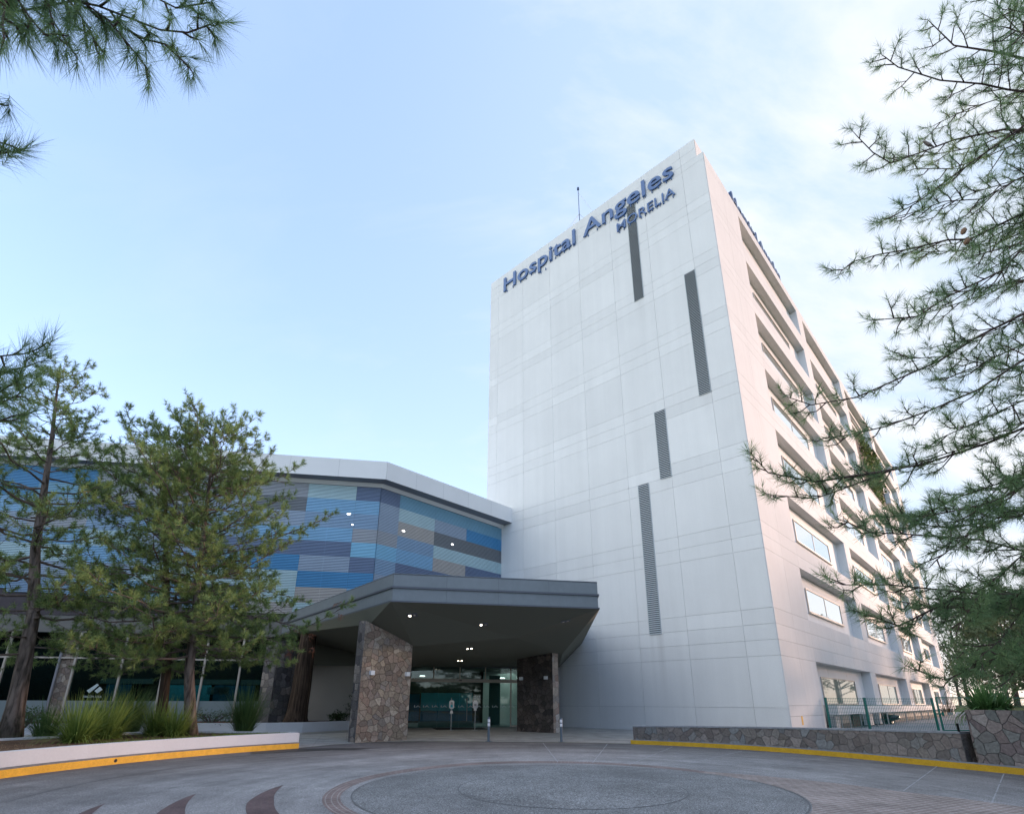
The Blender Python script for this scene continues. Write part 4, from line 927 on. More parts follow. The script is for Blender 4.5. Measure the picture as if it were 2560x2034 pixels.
for a, b, z0, z1 in ((-.1, 1.33, 3.06, 3.8), (1.41, 3.07, 3.06, 3.8), (3.15, 4.82, 3.06, 3.8), (4.9, 6.6, 3.06, 3.8), (6.7, GL - .1, 3.06, 3.8), (6.7, GL - .1, .15, 2.83)):
    mb = MB(); mb.box(E(a, z0, .01), T3 * (b - a), ZZ * (z1 - z0), N3 * .012); mb.build('fixed_pane', mt['glass'], ent)
for k, (a, b) in enumerate(((-.1, 1.7), (1.72, 3.12), (3.14, 4.6), (4.62, 6.6))):
    mb = MB(); mb.box(E(a, .03, .03 + .03 * (k in (1, 2))), T3 * (b - a), ZZ * 2.8, N3 * .012); dr = mb.build('glass_door', mt['glass'], ent)
    if k in (1, 2):
        mb = MB(); uu = 2.6 if k == 1 else 3.64; mb.tube([E(uu, .42, .12), E(uu, 1.86, .12)], .018, 8)
        for z in (.6, 1.7): mb.tube([E(uu, z, .12), E(uu, z, .07)], .01, 6)
        mb.build('door_handle', mt['steel'], dr)
lobby = [(-.3, 0), (GL, 0), (GL - .2, -9), (-.3, -9)]
def LB(u, d, z): return E(u, z, d)
mb = MB(); mb.poly([LB(-.3, -9, .0), LB(GL, -9, 0), LB(GL, -9, 3.9), LB(-.3, -9, 3.9), LB(-.3, -.05, 0), LB(-.3, -.05, 3.9), LB(GL, -.05, 0), LB(GL, -.05, 3.9)], [(0, 1, 2, 3), (4, 0, 3, 5), (1, 6, 7, 2), (5, 3, 2, 7)])
mb.build('lobby_walls', mt['inner'], ent)
mb = MB(); mb.face([LB(-.3, -9, .02), LB(GL, -9, .02), LB(GL, -.05, .02), LB(-.3, -.05, .02)]); mb.build('lobby_floor', mt['court'], ent)
for (u0, u1, z0, z1, d, k) in ((.72, 4.2, 1.05, 2.17, -.9, 'teal'), (.72, 1.6, .40, 1.05, -.9, 'tealdk'), (1.6, 4.2, .40, 1.05, -.88, 'tealdk'), (.6, 4.3, .05, .38, -.86, 'paleteal'), (5.6, 6.4, 0.05, 3.4, -2.0, 'paleteal'), (-.2, .7, .4, 2.1, -1.6, 'tealdk')):
    mb = MB(); mb.box(E(u0, z0, d), T3 * (u1 - u0), ZZ * (z1 - z0), N3 * .06); mb.build('lobby_panel', mt[k], ent)
for (u, z, d) in ((6.9, 3.3, -4), (7.4, 3.35, -5), (8.1, 3.3, -3.5), (1.0, 3.4, -5)):
    mb = MB(); mb.box(E(u, z, d), T3 * .35, ZZ * .04, N3 * .12); mb.build('lobby_lamp', mt['lampc'], ent)
L = bpy.data.lights.new('lobby_light', 'AREA'); lo = bpy.data.objects.new('lobby_light', L); COL.objects.link(lo); L.shape = 'RECTANGLE'; L.size = 7; L.size_y = 3; L.energy = 16; L.color = (.85, 1, .95)
lo.location = E(4.5, 3.7, -4.5); lo.parent = ent; lo.matrix_parent_inverse = ent.matrix_world.inverted()
dec = thing('door_decal', E(4.4, 1.9, .06), 'white HA logo film and dashed letter strip across the entrance glass', 'decal')
lettering(dec, 'HA', .2, .42, frame44(E(4.15, 1.78, .085), T3, ZZ), mt['logo'], .01, .001)
lettering(dec, 'IA IA IA IA IA IA IA IA IA IA IA IA IA IA IA IA', .13, 9.0, frame44(E(.2, 1.26, .085), T3, ZZ), mt['logo'], .0, .001, partname='decal_mark')
# cream wall left of the entrance
cw = thing('cream_wall', E(-3, 0), 'plain cream wall behind shrubs between the stone pillars', 'wall')
mb = MB(); mb.box(E(-7.0, 0, -.1), T3 * 6.85, ZZ * 4.6, N3 * .12); mb.build('wall_body', mt['cream'], cw)
# door mat
mm_ = [onz(*wl(x, y), .016) for x, y in ((850, 712), (1360, 710), (1290, 676), (890, 674))]
y0 = mm_[0]; mb = MB(); mb.poly([E(1.4, .014, 2.35), E(4.6, .014, 2.35), E(4.6, .014, .35), E(1.4, .014, .35), E(1.4, .03, 2.35), E(4.6, .03, 2.35), E(4.6, .03, .35), E(1.4, .03, .35)], [(4, 5, 6, 7), (0, 1, 5, 4), (1, 2, 6, 5), (2, 3, 7, 6), (3, 0, 4, 7)])
mb.build('door_mat', mt['rubber'], **P('black rubber mat lying in front of the sliding glass doors', 'door mat'))
# sanitizer stands
def stand(x, y, lab, blue):
    o = thing('dispenser_stand', (x, y, .012), lab, 'dispenser stand', 'hand gel stands at the doors')
    mb = MB(); mb.lathe((x, y, .012), [(.19, 0), (.19, .012), (.02, .02)], 20); mb.build('base', mt['steel'], o)
    mb = MB(); mb.tube([(x, y, .02), (x, y, 1.62)], .022, 10); mb.build('pole', mt['steel'], o)
    b_ = bmesh.new(); bmesh.ops.create_cube(b_, size=1, matrix=Matrix.Translation((x, y - .05, 1.45)) @ Matrix.Diagonal((.30, .04, .48, 1)))
    bmesh.ops.bevel(b_, geom=[e for e in b_.edges if abs((e.verts[0].co - e.verts[1].co).y) > .02], offset=.05, segments=4, affect='EDGES')
    me = bpy.data.meshes.new('back_plate'); b_.to_mesh(me); b_.free(); me.materials.append(mt['whitepl']); bpl = link('back_plate', me, o)
    b_ = bmesh.new(); bmesh.ops.create_cube(b_, size=1, matrix=Matrix.Translation((x + .01, y - .12, 1.46)) @ Matrix.Diagonal((.13, .10, .28, 1)))
    bmesh.ops.bevel(b_, geom=b_.edges[:], offset=.02, segments=2, affect='EDGES'); me = bpy.data.meshes.new('dispenser'); b_.to_mesh(me); b_.free(); me.materials.append(mt['louvre_grey'] if blue else mt['reflect']); link('dispenser', me, o)
    mb = MB(); mb.abox(x - .06, y - .176, 1.30 if blue else 1.38, x + .08, y - .171, 1.44 if blue else 1.50); mb.build('label_card', mt['teal2'] if blue else mt['joint'], o)
    mb = MB(); zz_ = .95 if blue else 1.12
    mb.poly([(x - .06, y - .06, zz_ + .16), (x + .06, y - .06, zz_ + .16), (x + .09, y - .10, zz_), (x - .09, y - .10, zz_), (x - .06, y + .03, zz_ + .16), (x + .06, y + .03, zz_ + .16), (x + .09, y + .05, zz_), (x - .09, y + .05, zz_)], [(0, 3, 2, 1), (4, 5, 6, 7), (0, 1, 5, 4), (3, 7, 6, 2), (0, 4, 7, 3), (1, 2, 6, 5)]); mb.build('drip_tray', mt['whitepl'], o)
mt['teal2'] = mat('bright_teal_card', (.05, .42, .52), .5)
stand(-3.58, 33.81, 'gel dispenser stand with a bright teal card, left of the two at the doors', True)
stand(-2.17, 33.91, 'gel dispenser stand with a plain white plate, right of the two at the doors', False)
# bollards
def bollard(x, y, lab):
    o = thing('bollard', (x, y, .012), lab, 'bollard', 'slate bollards on the plaza edge')
    mb = MB(); mb.lathe((x, y, .012), [(.15, 0), (.15, .01), (.055, .012), (.055, .84), (.055, .95), (.05, .97), (.0, .975)], 20); mb.build('post', mt['bollard'], o, smooth=False)
    for z in (.62, .78):
        mb = MB(); mb.tube([(x, y, z), (x, y, z + .12)], .0575, 20); mb.build('reflective_band', mt['reflect'], o)
bollard(-.97, 24.55, 'slate grey bollard with white bands standing in front of the glass doors')
bollard(2.14, 24.42, 'slate grey bollard with white bands near the dark stone pillar')
# ------------------------------------------------------------------ green mesh fence, gate, yard things
def fence_panel(mb, a, b, zt, zb=.06):
    L_ = np.linalg.norm(b - a); t = (b - a) / L_; n = int(L_ / .1)
    for i in range(n + 1):
        p = a + t * (L_ * i / n); mb.box((*(p - V(.006, .006)), zb), (.012, 0, 0), (0, .012, 0), (0, 0, zt - zb + .02))
    for z in np.arange(zb + .05, zt, .2): mb.box((*(a), z), (*(t * L_), 0), (0, .012, 0), (0, 0, .012))
    for z in (zt - .42, zt - .04): mb.box((*a, z), (*(t * L_), 0), (0, .03, 0), (0, 0, .02))
fy = 33.4; P1, P2_, P3 = V(18.72, fy), V(21.05, fy), V(25.1, fy)
fn = thing('mesh_fence', (21, fy, 0), 'green welded mesh fence on green posts across the yard beside the tower', 'fence')
for p in (P1, P2_, V(25.06, fy)):
    mb = MB(); mb.abox(p[0] - .05, p[1] - .05, 0, p[0] + .05, p[1] + .05, 1.90); mb.abox(p[0] - .056, p[1] - .056, 1.90, p[0] + .056, p[1] + .056, 1.93); mb.build('post', mt['green'], fn)
for a, b in ((P1, P2_), (P2_, P3)):
    mb = MB(); fence_panel(mb, a, b, 1.90); mb.build('mesh_panel', mt['green'], fn)
gt_ = thing('mesh_gate', (27, fy, 0), 'green framed mesh gate with a latch, right of the fence above the stone wall', 'gate')
mb = MB(); mb.abox(25.30, fy - .04, .1, 25.38, fy + .04, 1.98); mb.abox(25.38, fy - .03, 1.90, 31.5, fy + .03, 1.98); mb.abox(31.42, fy - .03, .1, 31.5, fy + .03, 1.9); mb.abox(25.38, fy - .03, .1, 31.42, fy + .03, .16); mb.build('gate_frame', mt['green'], gt_)
mb = MB(); fence_panel(mb, V(25.4, fy), V(31.4, fy), 1.86, .2); mb.build('mesh_panel', mt['green'], gt_)
mb = MB(); mb.abox(25.06, fy - .10, 1.0, 25.5, fy - .05, 1.08); mb.abox(25.42, fy - .12, .92, 25.52, fy - .05, 1.14); mb.build('latch', mt['green'], gt_)
def ac_unit(t, w_, h, lab):
    o = thing('condenser_unit', G(t, 0, .1), lab, 'condenser', 'white air-conditioning units under the ledge')
    mb = MB(); mb.box(G(t, .06, -.42), DR * w_, ZZ * h, -DL * .40); mb.box(G(t - .01, .06 + h, -.43), DR * (w_ + .02), ZZ * .02, -DL * .42); mb.build('casing', mt['whitepl'], o)
    mb = MB(); 
    for i in range(9): mb.box(G(t + .05, .12 + i * h / 10, -.018), DR * (w_ - .1), ZZ * .02, -DL * .006)
    for i in range(7): mb.box(G(t - .012, .12 + i * h / 8, -.38), DR * .006, ZZ * .02, -DL * .32)
    mb.build('grille', mt['louvre_grey'], o)
    mb = MB(); mb.box(G(t + .03, 0, -.4), DR * .06, ZZ * .06, -DL * .36); mb.box(G(t + w_ - .09, 0, -.4), DR * .06, ZZ * .06, -DL * .36); mb.build('feet', mt['rubber'], o)
ac_unit(8.9, .95, .84, 'white air-conditioning condenser under the near end of the ledge, behind the first fence post')
ac_unit(18.6, 1.3, .80, 'white condenser unit under the ledge behind the second fence post, widest of three')
ac_unit(22.3, .9, .78, 'white condenser unit under the ledge next to a black rubbish bag')
def blob(c, r, g, amp=.22, seed=0):
    bm = bmesh.new(); bmesh.ops.create_icosphere(bm, subdivisions=3, radius=1)
    rr = np.random.default_rng(seed); K_ = rr.normal(size=(6, 3)) * 2.2; ph = rr.uniform(0, 6, 6)
    for v in bm.verts:
        p = np.array(v.co); s = 1 + amp * sum(math.sin(K_[i] @ p + ph[i]) for i in range(6)) / 3
        v.co = Vector([c[i] + p[i] * r[i] * s for i in range(3)])
    return bm
bm = blob(G(24.6, .36, .1), (.7, .7, .42), g, .3, 4); me = bpy.data.meshes.new('rubbish_bag'); bm.to_mesh(me); bm.free(); me.materials.append(mat('black_plastic', (.015, .015, .017), .3, .5)); link('rubbish_bag', me, None, P('slumped black rubbish bag under the white ledge beside the condensers', 'rubbish bag'))
# ------------------------------------------------------------------ plants
def blades(base, n, L, w, lean, g, segs=4, spread=.2, up=.35, droop=.9):
    """curved tapering strips fanning from a base; returns quads with own vertices and tints"""
    az = g.uniform(0, 2 * np.pi, n); ln = L * g.uniform(.55, 1.1, n); le = np.abs(g.normal(0, lean, n)) + .05
    b0 = np.array(base) + np.stack([np.cos(az), np.sin(az), 0 * az], 1) * (spread * np.sqrt(g.random(n)))[:, None]
    d = np.stack([np.cos(az), np.sin(az), 0 * az], 1); out = []; tt = []
    wd = np.cross(d, V(0, 0, 1)); wd = wd * w
    pts = []; 
    for k in range(segs + 1):
        s = k / segs; a = le + droop * s * s * le * 1.6
        pts.append((np.sin(a) * s, np.cos(np.minimum(a, 2.6)) * s))
    q = b0.copy(); P_ = [q]
    for k in range(segs):
        s = (k + .5) / segs; a = le + droop * s * le * 2.0; q = q + (d * np.sin(a)[:, None] + V(0, 0, 1) * np.cos(a)[:, None]) * (ln / segs)[:, None]; P_.append(q)
    tone = g.uniform(0, 1, n)
    for k in range(segs):
        w0 = wd * (1 - (k / segs) ** 1.6) ; w1 = wd * (1 - ((k + 1) / segs) ** 1.6) + wd * .04
        out.append(np.stack([P_[k] - w0, P_[k] + w0, P_[k + 1] + w1, P_[k + 1] - w1], 1)); tt.append(np.clip(tone * .6 + .4 * (k / segs), 0, 1))
    return np.concatenate(out).reshape(-1, 3), np.concatenate(tt)
def clump(name, pos, n, L, w, lean, m, lab, cat, seed, group=None, spread=.22, segs=4, droop=.9):
    g = np.random.default_rng(seed); v, t = blades(pos, n, L, w, lean, g, segs, spread, droop=droop)
    return np_mesh(name, v, 4, t, m, **P(lab, cat, group))
gz = .44
def bedpt(X, Y): p = onz(X, Y, gz); return (p[0], p[1], gz - .02)
zA = lambda x, y: (x * .3711, 1400 + y * .3711)
GRP = 'grass clumps in the left planter'
clump('grass_clump', bedpt(*zA(300, 1195)), 340, 1.3, .011, .38, mt['rush'], 'dark green grass clump nearest the big leaning trunk, left of the row', 'grass clump', 11, GRP, .3)
clump('grass_clump', bedpt(*zA(505, 1225)), 480, 1.45, .014, .55, mt['grassblade'], 'bright arching grass clump at the front edge of the planter', 'grass clump', 12, GRP, .28)
clump('grass_clump', bedpt(*zA(700, 1200)), 560, 1.6, .014, .55, mt['grassblade'], 'widest light green arching grass clump in the middle of the row', 'grass clump', 13, GRP, .4)
clump('grass_clump', bedpt(*zA(860, 1150)), 620, 1.95, .011, .30, mt['rush'], 'tall upright dark rush clump rising behind the light green grasses', 'grass clump', 14, GRP, .4)
clump('grass_clump', bedpt(*zA(1050, 1180)), 400, 1.4, .013, .5, mt['grassblade'], 'light grass clump between the tall rush and the twin trunks', 'grass clump', 15, GRP, .35)
clump('grass_clump', bedpt(*zA(1170, 1185)), 380, 1.3, .013, .5, mt['grassblade'], 'light grass clump at the foot of the right trunk', 'grass clump', 16, GRP, .3)
clump('grass_clump', bedpt(*zA(640, 1150)), 300, 1.6, .012, .4, mt['rush'], 'dark grass clump half hidden behind the bright arching ones', 'grass clump', 18, GRP, .3)
clump('rush_clump', bedpt(*zA(1640, 1158)), 700, 1.85, .010, .30, mt['rush'], 'lone round dark rush clump near the end of the white planter', 'grass clump', 17, None, .30, droop=.5)
# agapanthus on the right wall
ag = onp(*((1980 + 1835 * .269), (1640 + 500 * .269)), V(12.8, 14.2, 0), nrm(V(-.3, -1, 0)))
ag = np.array([13.1 + .55, 14.55 + .35, 1.36])
q_ = ray(2477, 1772); tq = 15.9 / q_[1]; ag = EYE + q_ * tq; ag[2] = 1.36
agt = thing('strap_leaf_plant', ag, 'bushy green strap-leaved plant spilling over the top of the right stone wall', 'plant')
v_, t_ = blades(ag, 330, .95, .034, .8, np.random.default_rng(21), 6, .38, droop=1.0); np_mesh('leaf_mass', v_, 4, t_, mt['agap'], agt)
v_, t_ = blades(ag + V(-.3, -.2, 0), 140, .85, .034, 1.0, np.random.default_rng(22), 6, .3, droop=1.1); np_mesh('leaf_mass', v_, 4, t_, mt['agap'], agt)
clump('dry_grass_tuft', (ag[0] - .75, ag[1] + .6, 1.36), 60, .8, .006, .5, mt['litter'], 'thin dry straw-coloured grass tuft left of the strap-leaved plant', 'grass clump', 23, None, .15)
# shrubs against the cream wall and low planting
def shrub(name, c, r, n, size, m, lab, seed, cat='shrub', stems=6):
    g = np.random.default_rng(seed); o = thing(name, (c[0], c[1], .5), lab, cat)
    u_ = g.normal(size=(n, 3)); u_ /= np.linalg.norm(u_, axis=1)[:, None]; rr = g.random(n) ** .45
    fr = 1 + .25 * np.sin(u_[:, 0] * 5 + seed) * np.cos(u_[:, 1] * 4) + .2 * np.sin(u_[:, 2] * 7)
    p = np.array(c) + u_ * np.array(r) * (rr * fr)[:, None]; p[:, 2] = np.maximum(p[:, 2], .46)
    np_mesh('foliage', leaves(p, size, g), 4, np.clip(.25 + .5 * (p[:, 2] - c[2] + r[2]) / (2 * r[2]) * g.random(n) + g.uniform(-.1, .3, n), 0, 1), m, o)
    mb = MB()
    for i in range(stems):
        a = g.uniform(0, 6.28); e_ = np.array(c) + V(math.cos(a) * r[0] * .6, math.sin(a) * r[1] * .6, r[2] * .5); mb.tube([(c[0], c[1], .45), (np.array(c) + e_) / 2 - V(0, 0, .1), e_], [.02, .014, .006], 5)
    mb.build('stems', mt['twigdk'], o); return o
sh = lambda u, d, z: E(u, z, d)
shrub('shrub', sh(-1.2, 1.0, .95), (1.0, .7, .6), 2300, .09, mt['shrub'], 'dense dark shrub beside the nearest stone pillar, against the cream wall', 31)
shrub('shrub', sh(-2.6, 1.3, .9), (.9, .7, .5), 1900, .09, mt['shrub'], 'low dark shrub in the middle of the bed before the cream wall', 32)
shrub('shrub', sh(-4.4, 1.5, .75), (.6, .5, .35), 900, .09, mt['shrub'], 'small dark shrub at the foot of the thick trunk', 34)
def sapling(c, h, r, n, lab, seed):
    g = np.random.default_rng(seed); o = thing('sapling', c, lab, 'sapling'); mb = MB(); pts = []
    for k in range(7):
        z = h * (.15 + .8 * k / 7); a = g.uniform(0, 6.28)
        for s_ in (0, math.pi):
            L_ = r * (1 - k / 8) * g.uniform(.7, 1.1); e_ = V(c[0] + math.cos(a + s_) * L_, c[1] + math.sin(a + s_) * L_ * .5, c[2] + z + .12 * L_)
            b_ = V(c[0], c[1], c[2] + z); mb.tube([b_, e_], [.012, .004], 4)
            for q in range(n): t_ = g.random(); pts.append(b_ + (e_ - b_) * t_ + g.normal(0, .06, 3))
    mb.tube([c, (c[0] + .05, c[1], c[2] + h)], [.025, .008], 6); mb.build('stem', mt['twigdk'], o)
    pts = np.array(pts); np_mesh('foliage', leaves(pts, .11, g), 4, g.random(len(pts)), mt['shrub'], o)
sapling(sh(-3.4, .9, .48), 2.3, 1.0, 26, 'slender leafy sapling standing against the cream wall', 41)
sapling(sh(-1.5, .8, .48), 1.75, .7, 26, 'shorter leafy sapling behind the dark shrub near the pillar', 42)
p_ = onz(*zA(1420, 1105), .5); shrub('shrub', (p_[0], p_[1], .85), (2.0, .5, .38), 900, .07, mt['shrub'], 'straggly low shrub along the wing glass behind the lone rush clump', 35, stems=22)
p_ = onz(*zA(170, 1120), .5); shrub('shrub', (p_[0], p_[1], .9), (1.1, .5, .5), 700, .08, mt['shrub'], 'sparse shrub behind the big leaning trunk near the wing glass', 36, stems=12)
clump('spiky_plant', (f1[0] + .9, f1[1] - .5, .48), 90, 1.2, .03, .5, mt['shrub'], 'dark spiky-leaved plant at the base of the thick trunk', 'plant', 43)
# needle litter and grass on the island bed
g = np.random.default_rng(9)
def in_poly(p, poly):
    x, y = p; c = False; n = len(poly)
    for i in range(n):
        x1, y1 = poly[i]; x2, y2 = poly[(i + 1) % n]
        if (y1 > y) != (y2 > y) and x < (x2 - x1) * (y - y1) / (y2 - y1) + x1: c = not c
    return c
pl = []
while len(pl) < 9000:
    a = g.uniform(132, 200); r_ = 12.7 + abs(g.normal(0, 1.6)); q = pol(r_, a)
    if in_poly(q, isl): pl.append(q)
pl = np.c_[np.array(pl), np.full(len(pl), gz + .004)]
d_ = g.normal(size=(len(pl), 3)) * V(1, 1, .25); d_ /= np.linalg.norm(d_, axis=1)[:, None]; L_ = g.uniform(.05, .16, len(pl))[:, None]
sd_ = np.cross(d_, V(0, 0, 1)) * .006
np_mesh('needle_litter', np.stack([pl - sd_, pl + sd_, pl + d_ * L_ + V(0, 0, .01)], 1).reshape(-1, 3), 3, g.random(len(pl)), mt['litter'], kind='stuff', label='dry pine needle litter over the planter soil', category='litter')
gp = []
while len(gp) < 7000:
    a = g.uniform(132, 160); r_ = 12.75 + abs(g.normal(0, .9)); q = pol(r_, a)
    if in_poly(q, isl) and g.random() < (.2 + .8 * (a < 143)): gp.append(q)
gp = np.c_[np.array(gp), np.full(len(gp), gz - .002)]
d_ = g.normal(0, .4, (len(gp), 3)) + V(0, 0, 1); d_ /= np.linalg.norm(d_, axis=1)[:, None]; L_ = g.uniform(.04, .10, len(gp))[:, None]
sd_ = np.cross(d_, g.normal(size=(len(gp), 3))) * .006
np_mesh('short_grass', np.stack([gp - sd_, gp + sd_, gp + d_ * L_], 1).reshape(-1, 3), 3, g.random(len(gp)) * .7, mt['grassblade'], kind='stuff', label='short green grass at the tip of the planter', category='grass')
# ------------------------------------------------------------------ pines
def unit(a): return a / np.maximum(np.linalg.norm(a, axis=-1, keepdims=True), 1e-9)
class Tree:
    def __init__(s, seed): s.g = np.random.default_rng(seed); s.sh = []; s.tw = []; s.rng = random.Random(seed)
    def curve(s, a, b, sag, n=6):
        """quadratic from a to b, lifted by sag at mid"""
        return [a + (b - a) * t + V(0, 0, 1) * (sag * 4 * t * (1 - t)) for t in np.linspace(0, 1, n)]
    def limb(s, pts, r0, r1, tw_len=.9, step=.34, up=.35, shoot=.24, dens=1.0, bare=.15, sub=3):
        """a limb polyline; twigs along both sides, each ending in needle shoots"""
        g = s.g; pts = [np.array(p, float) for p in pts]; k = len(pts)
        seg = [np.linalg.norm(pts[i + 1] - pts[i]) for i in range(k - 1)]; L = sum(seg); cum = np.concatenate([[0], np.cumsum(seg)])
        for i in range(k - 1):
            s.tw.append((pts[i], pts[i + 1], r0 + (r1 - r0) * cum[i] / L, r0 + (r1 - r0) * cum[i + 1] / L))
        def at(t):
            i = min(int(np.searchsorted(cum, t, 'right')) - 1, k - 2); i = max(i, 0); return pts[i] + (pts[i + 1] - pts[i]) * ((t - cum[i]) / seg[i]), unit(pts[i + 1] - pts[i])
        t = L * bare; sgn = 1
        while t < L:
            p, d = at(t); side = unit(np.cross(d, V(0, 0, 1))) * sgn
            fr = t / L; ln = tw_len * (1.15 - .75 * fr) * g.uniform(.5, 1.15)
            q = unit(d * g.uniform(.5, 1.0) + side * g.uniform(.5, 1.1) + V(0, 0, 1) * g.normal(.0, .45))
            s.twig(p, q, ln, r1 * 1.1 + .004, up, shoot, dens, sub)
            sgn = -sgn; t += step * g.uniform(.5, 1.4)
        s.twig(pts[-1], unit(pts[-1] - pts[-2]), tw_len * .3, r1, up, shoot, dens, 2)
    def twig(s, p, d, ln, r, up, shoot, dens, sub):
        g = s.g; m1 = p + d * ln * .55 + V(0, 0, g.normal(-.02, .04)); e_ = m1 + unit(d + V(0, 0, up) + g.normal(0, .25, 3)) * ln * .45
        s.tw.append((p, m1, r, r * .75)); s.tw.append((m1, e_, r * .75, r * .5))
        def sho(a, dr, l): s.sh.append((a, unit(dr), l * g.uniform(.7, 1.25)))
        sho(e_, e_ - m1 + V(0, 0, up * .3), shoot)
        n = max(0, int(round(sub * dens * g.uniform(.5, 1.3) * min(1.4, ln / .6))))
        for i in range(n):
            t = g.uniform(.25, 1.0); a = p + (m1 - p) * (t / .55) if t < .55 else m1 + (e_ - m1) * ((t - .55) / .45)
            q = unit(d * .7 + g.normal(0, .6, 3) + V(0, 0, up * .6)); l2 = g.uniform(.12, .42) * ln
            b = a + q * l2; s.tw.append((a, b, r * .55, r * .4)); sho(b, q + V(0, 0, up * .5), shoot)
    def build(s, root, needle_mat, twig_mat, nl, nw, per, crown_name='needle_crown', limb_name='branches', ang=(25, 75), tonef=None, dry=0.):
        g = s.g; A = np.array([x[0] for x in s.sh]); D = np.array([x[1] for x in s.sh]); Ls = np.array([x[2] for x in s.sh]); n = len(A)
        rep = np.repeat(np.arange(n), per); t = g.random(len(rep)); d = D[rep]
        b = A[rep] - d * (Ls[rep] * .55 * (1 - t))[:, None] + d * (Ls[rep] * .35 * t)[:, None]
        x = unit(np.cross(d, g.normal(size=(len(rep), 3)))); an = np.radians(ang[1] + (ang[0] - ang[1]) * t + g.normal(0, 9, len(rep)))
        nd = d * np.cos(an)[:, None] + x * np.sin(an)[:, None]
        tip = b + nd * (nl * g.uniform(.65, 1.1, len(rep)))[:, None] - V(0, 0, 1) * (nl * .10)
        w_ = unit(np.cross(nd, g.normal(size=(len(rep), 3)))) * nw / 2
        vt = np.stack([b - w_, b + w_, tip], 1).reshape(-1, 3)
        tone = g.uniform(0, 1, n) * .55 + .12
        if tonef is not None: tone = tone + tonef(A)
        tn = np.clip(tone[rep] + g.uniform(-.15, .2, len(rep)), 0, 1)
        np_mesh(crown_name, vt, 3, tn, needle_mat, root); print('TREE shoots', n, 'needles', len(rep), 'twigs', len(s.tw))
        # twigs: three-sided prisms
        P0 = np.array([x[0] for x in s.tw]); P1 = np.array([x[1] for x in s.tw]); R0 = np.array([x[2] for x in s.tw])[:, None]; R1 = np.array([x[3] for x in s.tw])[:, None]
        dd = unit(P1 - P0); a = unit(np.cross(dd, V(.31, .22, .92))); c = np.cross(dd, a); fs = []
        ns = 5
        for k in range(ns):
            o0 = a * math.cos(2 * math.pi * k / ns) + c * math.sin(2 * math.pi * k / ns); o1 = a * math.cos(2 * math.pi * (k + 1) / ns) + c * math.sin(2 * math.pi * (k + 1) / ns)
            fs.append(np.stack([P0 + o1 * R0, P0 + o0 * R0, P1 + o0 * R1, P1 + o1 * R1], 1))
        v = np.concatenate(fs).reshape(-1, 3); np_mesh(limb_name, v, 4, np.full(len(v) // 4, .5), twig_mat, root)
def trunk_mesh(root, pts, rad, m, flare=1.5, name='trunk', n=14):
    vs = []; 
    mb = MB(); P_ = [np.array(p, float) for p in pts]
    # resample with a little wobble and a root flare
    out, ro = [], []; L_ = np.linalg.norm(P_[-1] - P_[0]); 
    for i in range(len(P_) - 1):
        for t in np.linspace(0, 1, 5)[:-1]: out.append(P_[i] + (P_[i + 1] - P_[i]) * t); ro.append(rad[i] + (rad[i + 1] - rad[i]) * t)
    out.append(P_[-1]); ro.append(rad[-1])
    for k in range(len(out)):
        h = out[k][2] - out[0][2]; ro[k] *= 1 + (flare - 1) * math.exp(-h / .35)
    mb.tube(out, ro, n); return mb.build(name, m, root, smooth=True)
def pine(name, base, top, r0, z_first, prof, nb, seed, lab, needle, nl=.13, nw=.012, per=22, tw=.8, bend=None, step=.34, dens=1.0, trunkmat='bark', twigmat='twig', mid=None, ncap=None, up=.45, cat='pine tree', group=None, flare=1.4, shoot=.22, tonef=None, upang=.3):
    base, top = V(*base), V(*top); T_ = Tree(seed); g = T_.g; root = thing(name, base, lab, cat, group)
    H = top[2] - base[2]; ctl = [base] + ([V(*q) for q in mid] if mid else []) + [top]
    rad = [r0 * (1 - .93 * ((c[2] - base[2]) / H) ** .9) for c in ctl]; trunk_mesh(root, ctl, rad, mt[trunkmat], flare)
    zc_ = [c[2] for c in ctl]
    def axis(z): return V(*[float(np.interp(z, zc_, [c[i] for c in ctl])) for i in range(3)])
    az = g.uniform(0, 6.28); pz = [p[0] for p in prof]; pr = [p[1] for p in prof]
    for i in range(nb):
        z = z_first + (top[2] - z_first) * ((i + g.uniform(0, .8)) / nb) ** .95; az += 2.4 + g.normal(0, .3)
        rr = float(np.interp(z, pz, pr)) * g.uniform(.72, 1.12); a = axis(z)
        rise = rr * (upang - .28 + .62 * ((z - z_first) / (top[2] - z_first)) + g.normal(0, .12))
        e_ = a + V(math.cos(az) * rr, math.sin(az) * rr, rise)
        pts = T_.curve(a, e_, -.08 * rr, 6)
        for q in range(1, 5): pts[q] = pts[q] + g.normal(0, .04 * rr, 3) * V(1, 1, .5)
        T_.limb(pts, max(.010, .010 * rr + .006), .006, min(tw, .25 + rr * .38), step, up, shoot, dens, .12 if rr < 2 else .22)
    T_.limb([axis(top[2] - .8), axis(top[2] - .4), top], .012, .006, .3, .12, .7, shoot, dens, .0)
    T_.build(root, mt[needle], mt[twigmat], nl, nw, per, tonef=tonef)
    return root, T_
bB = onz(477, 1837, .43); bB = V(bB[0], bB[1], .4)
rC = ray(408, 1790); DC = 24.9; bC = V(rC[0], rC[1], 0) / math.hypot(rC[0], rC[1]) * DC; bC[2] = .4
tB = atd(540, 1062, 23.3)
pine('pine_tree', bB, tB, .205, 3.0, [(3, 4.3), (4.5, 4.4), (6.0, 3.5), (7.5, 3.3), (9.2, 3.0), (10.5, 2.1), (11.8, 1.5), (13.0, .5)], 80, 101, 'full green pine with a thick bare trunk, second trunk from the right in the planter', 'needle', .19, .0155, 36, 1.05, step=.21, mid=[tuple(atd(473, 1678, 23.3)), tuple(atd(503, 1380, 23.3))], dens=1.25, flare=1.25)
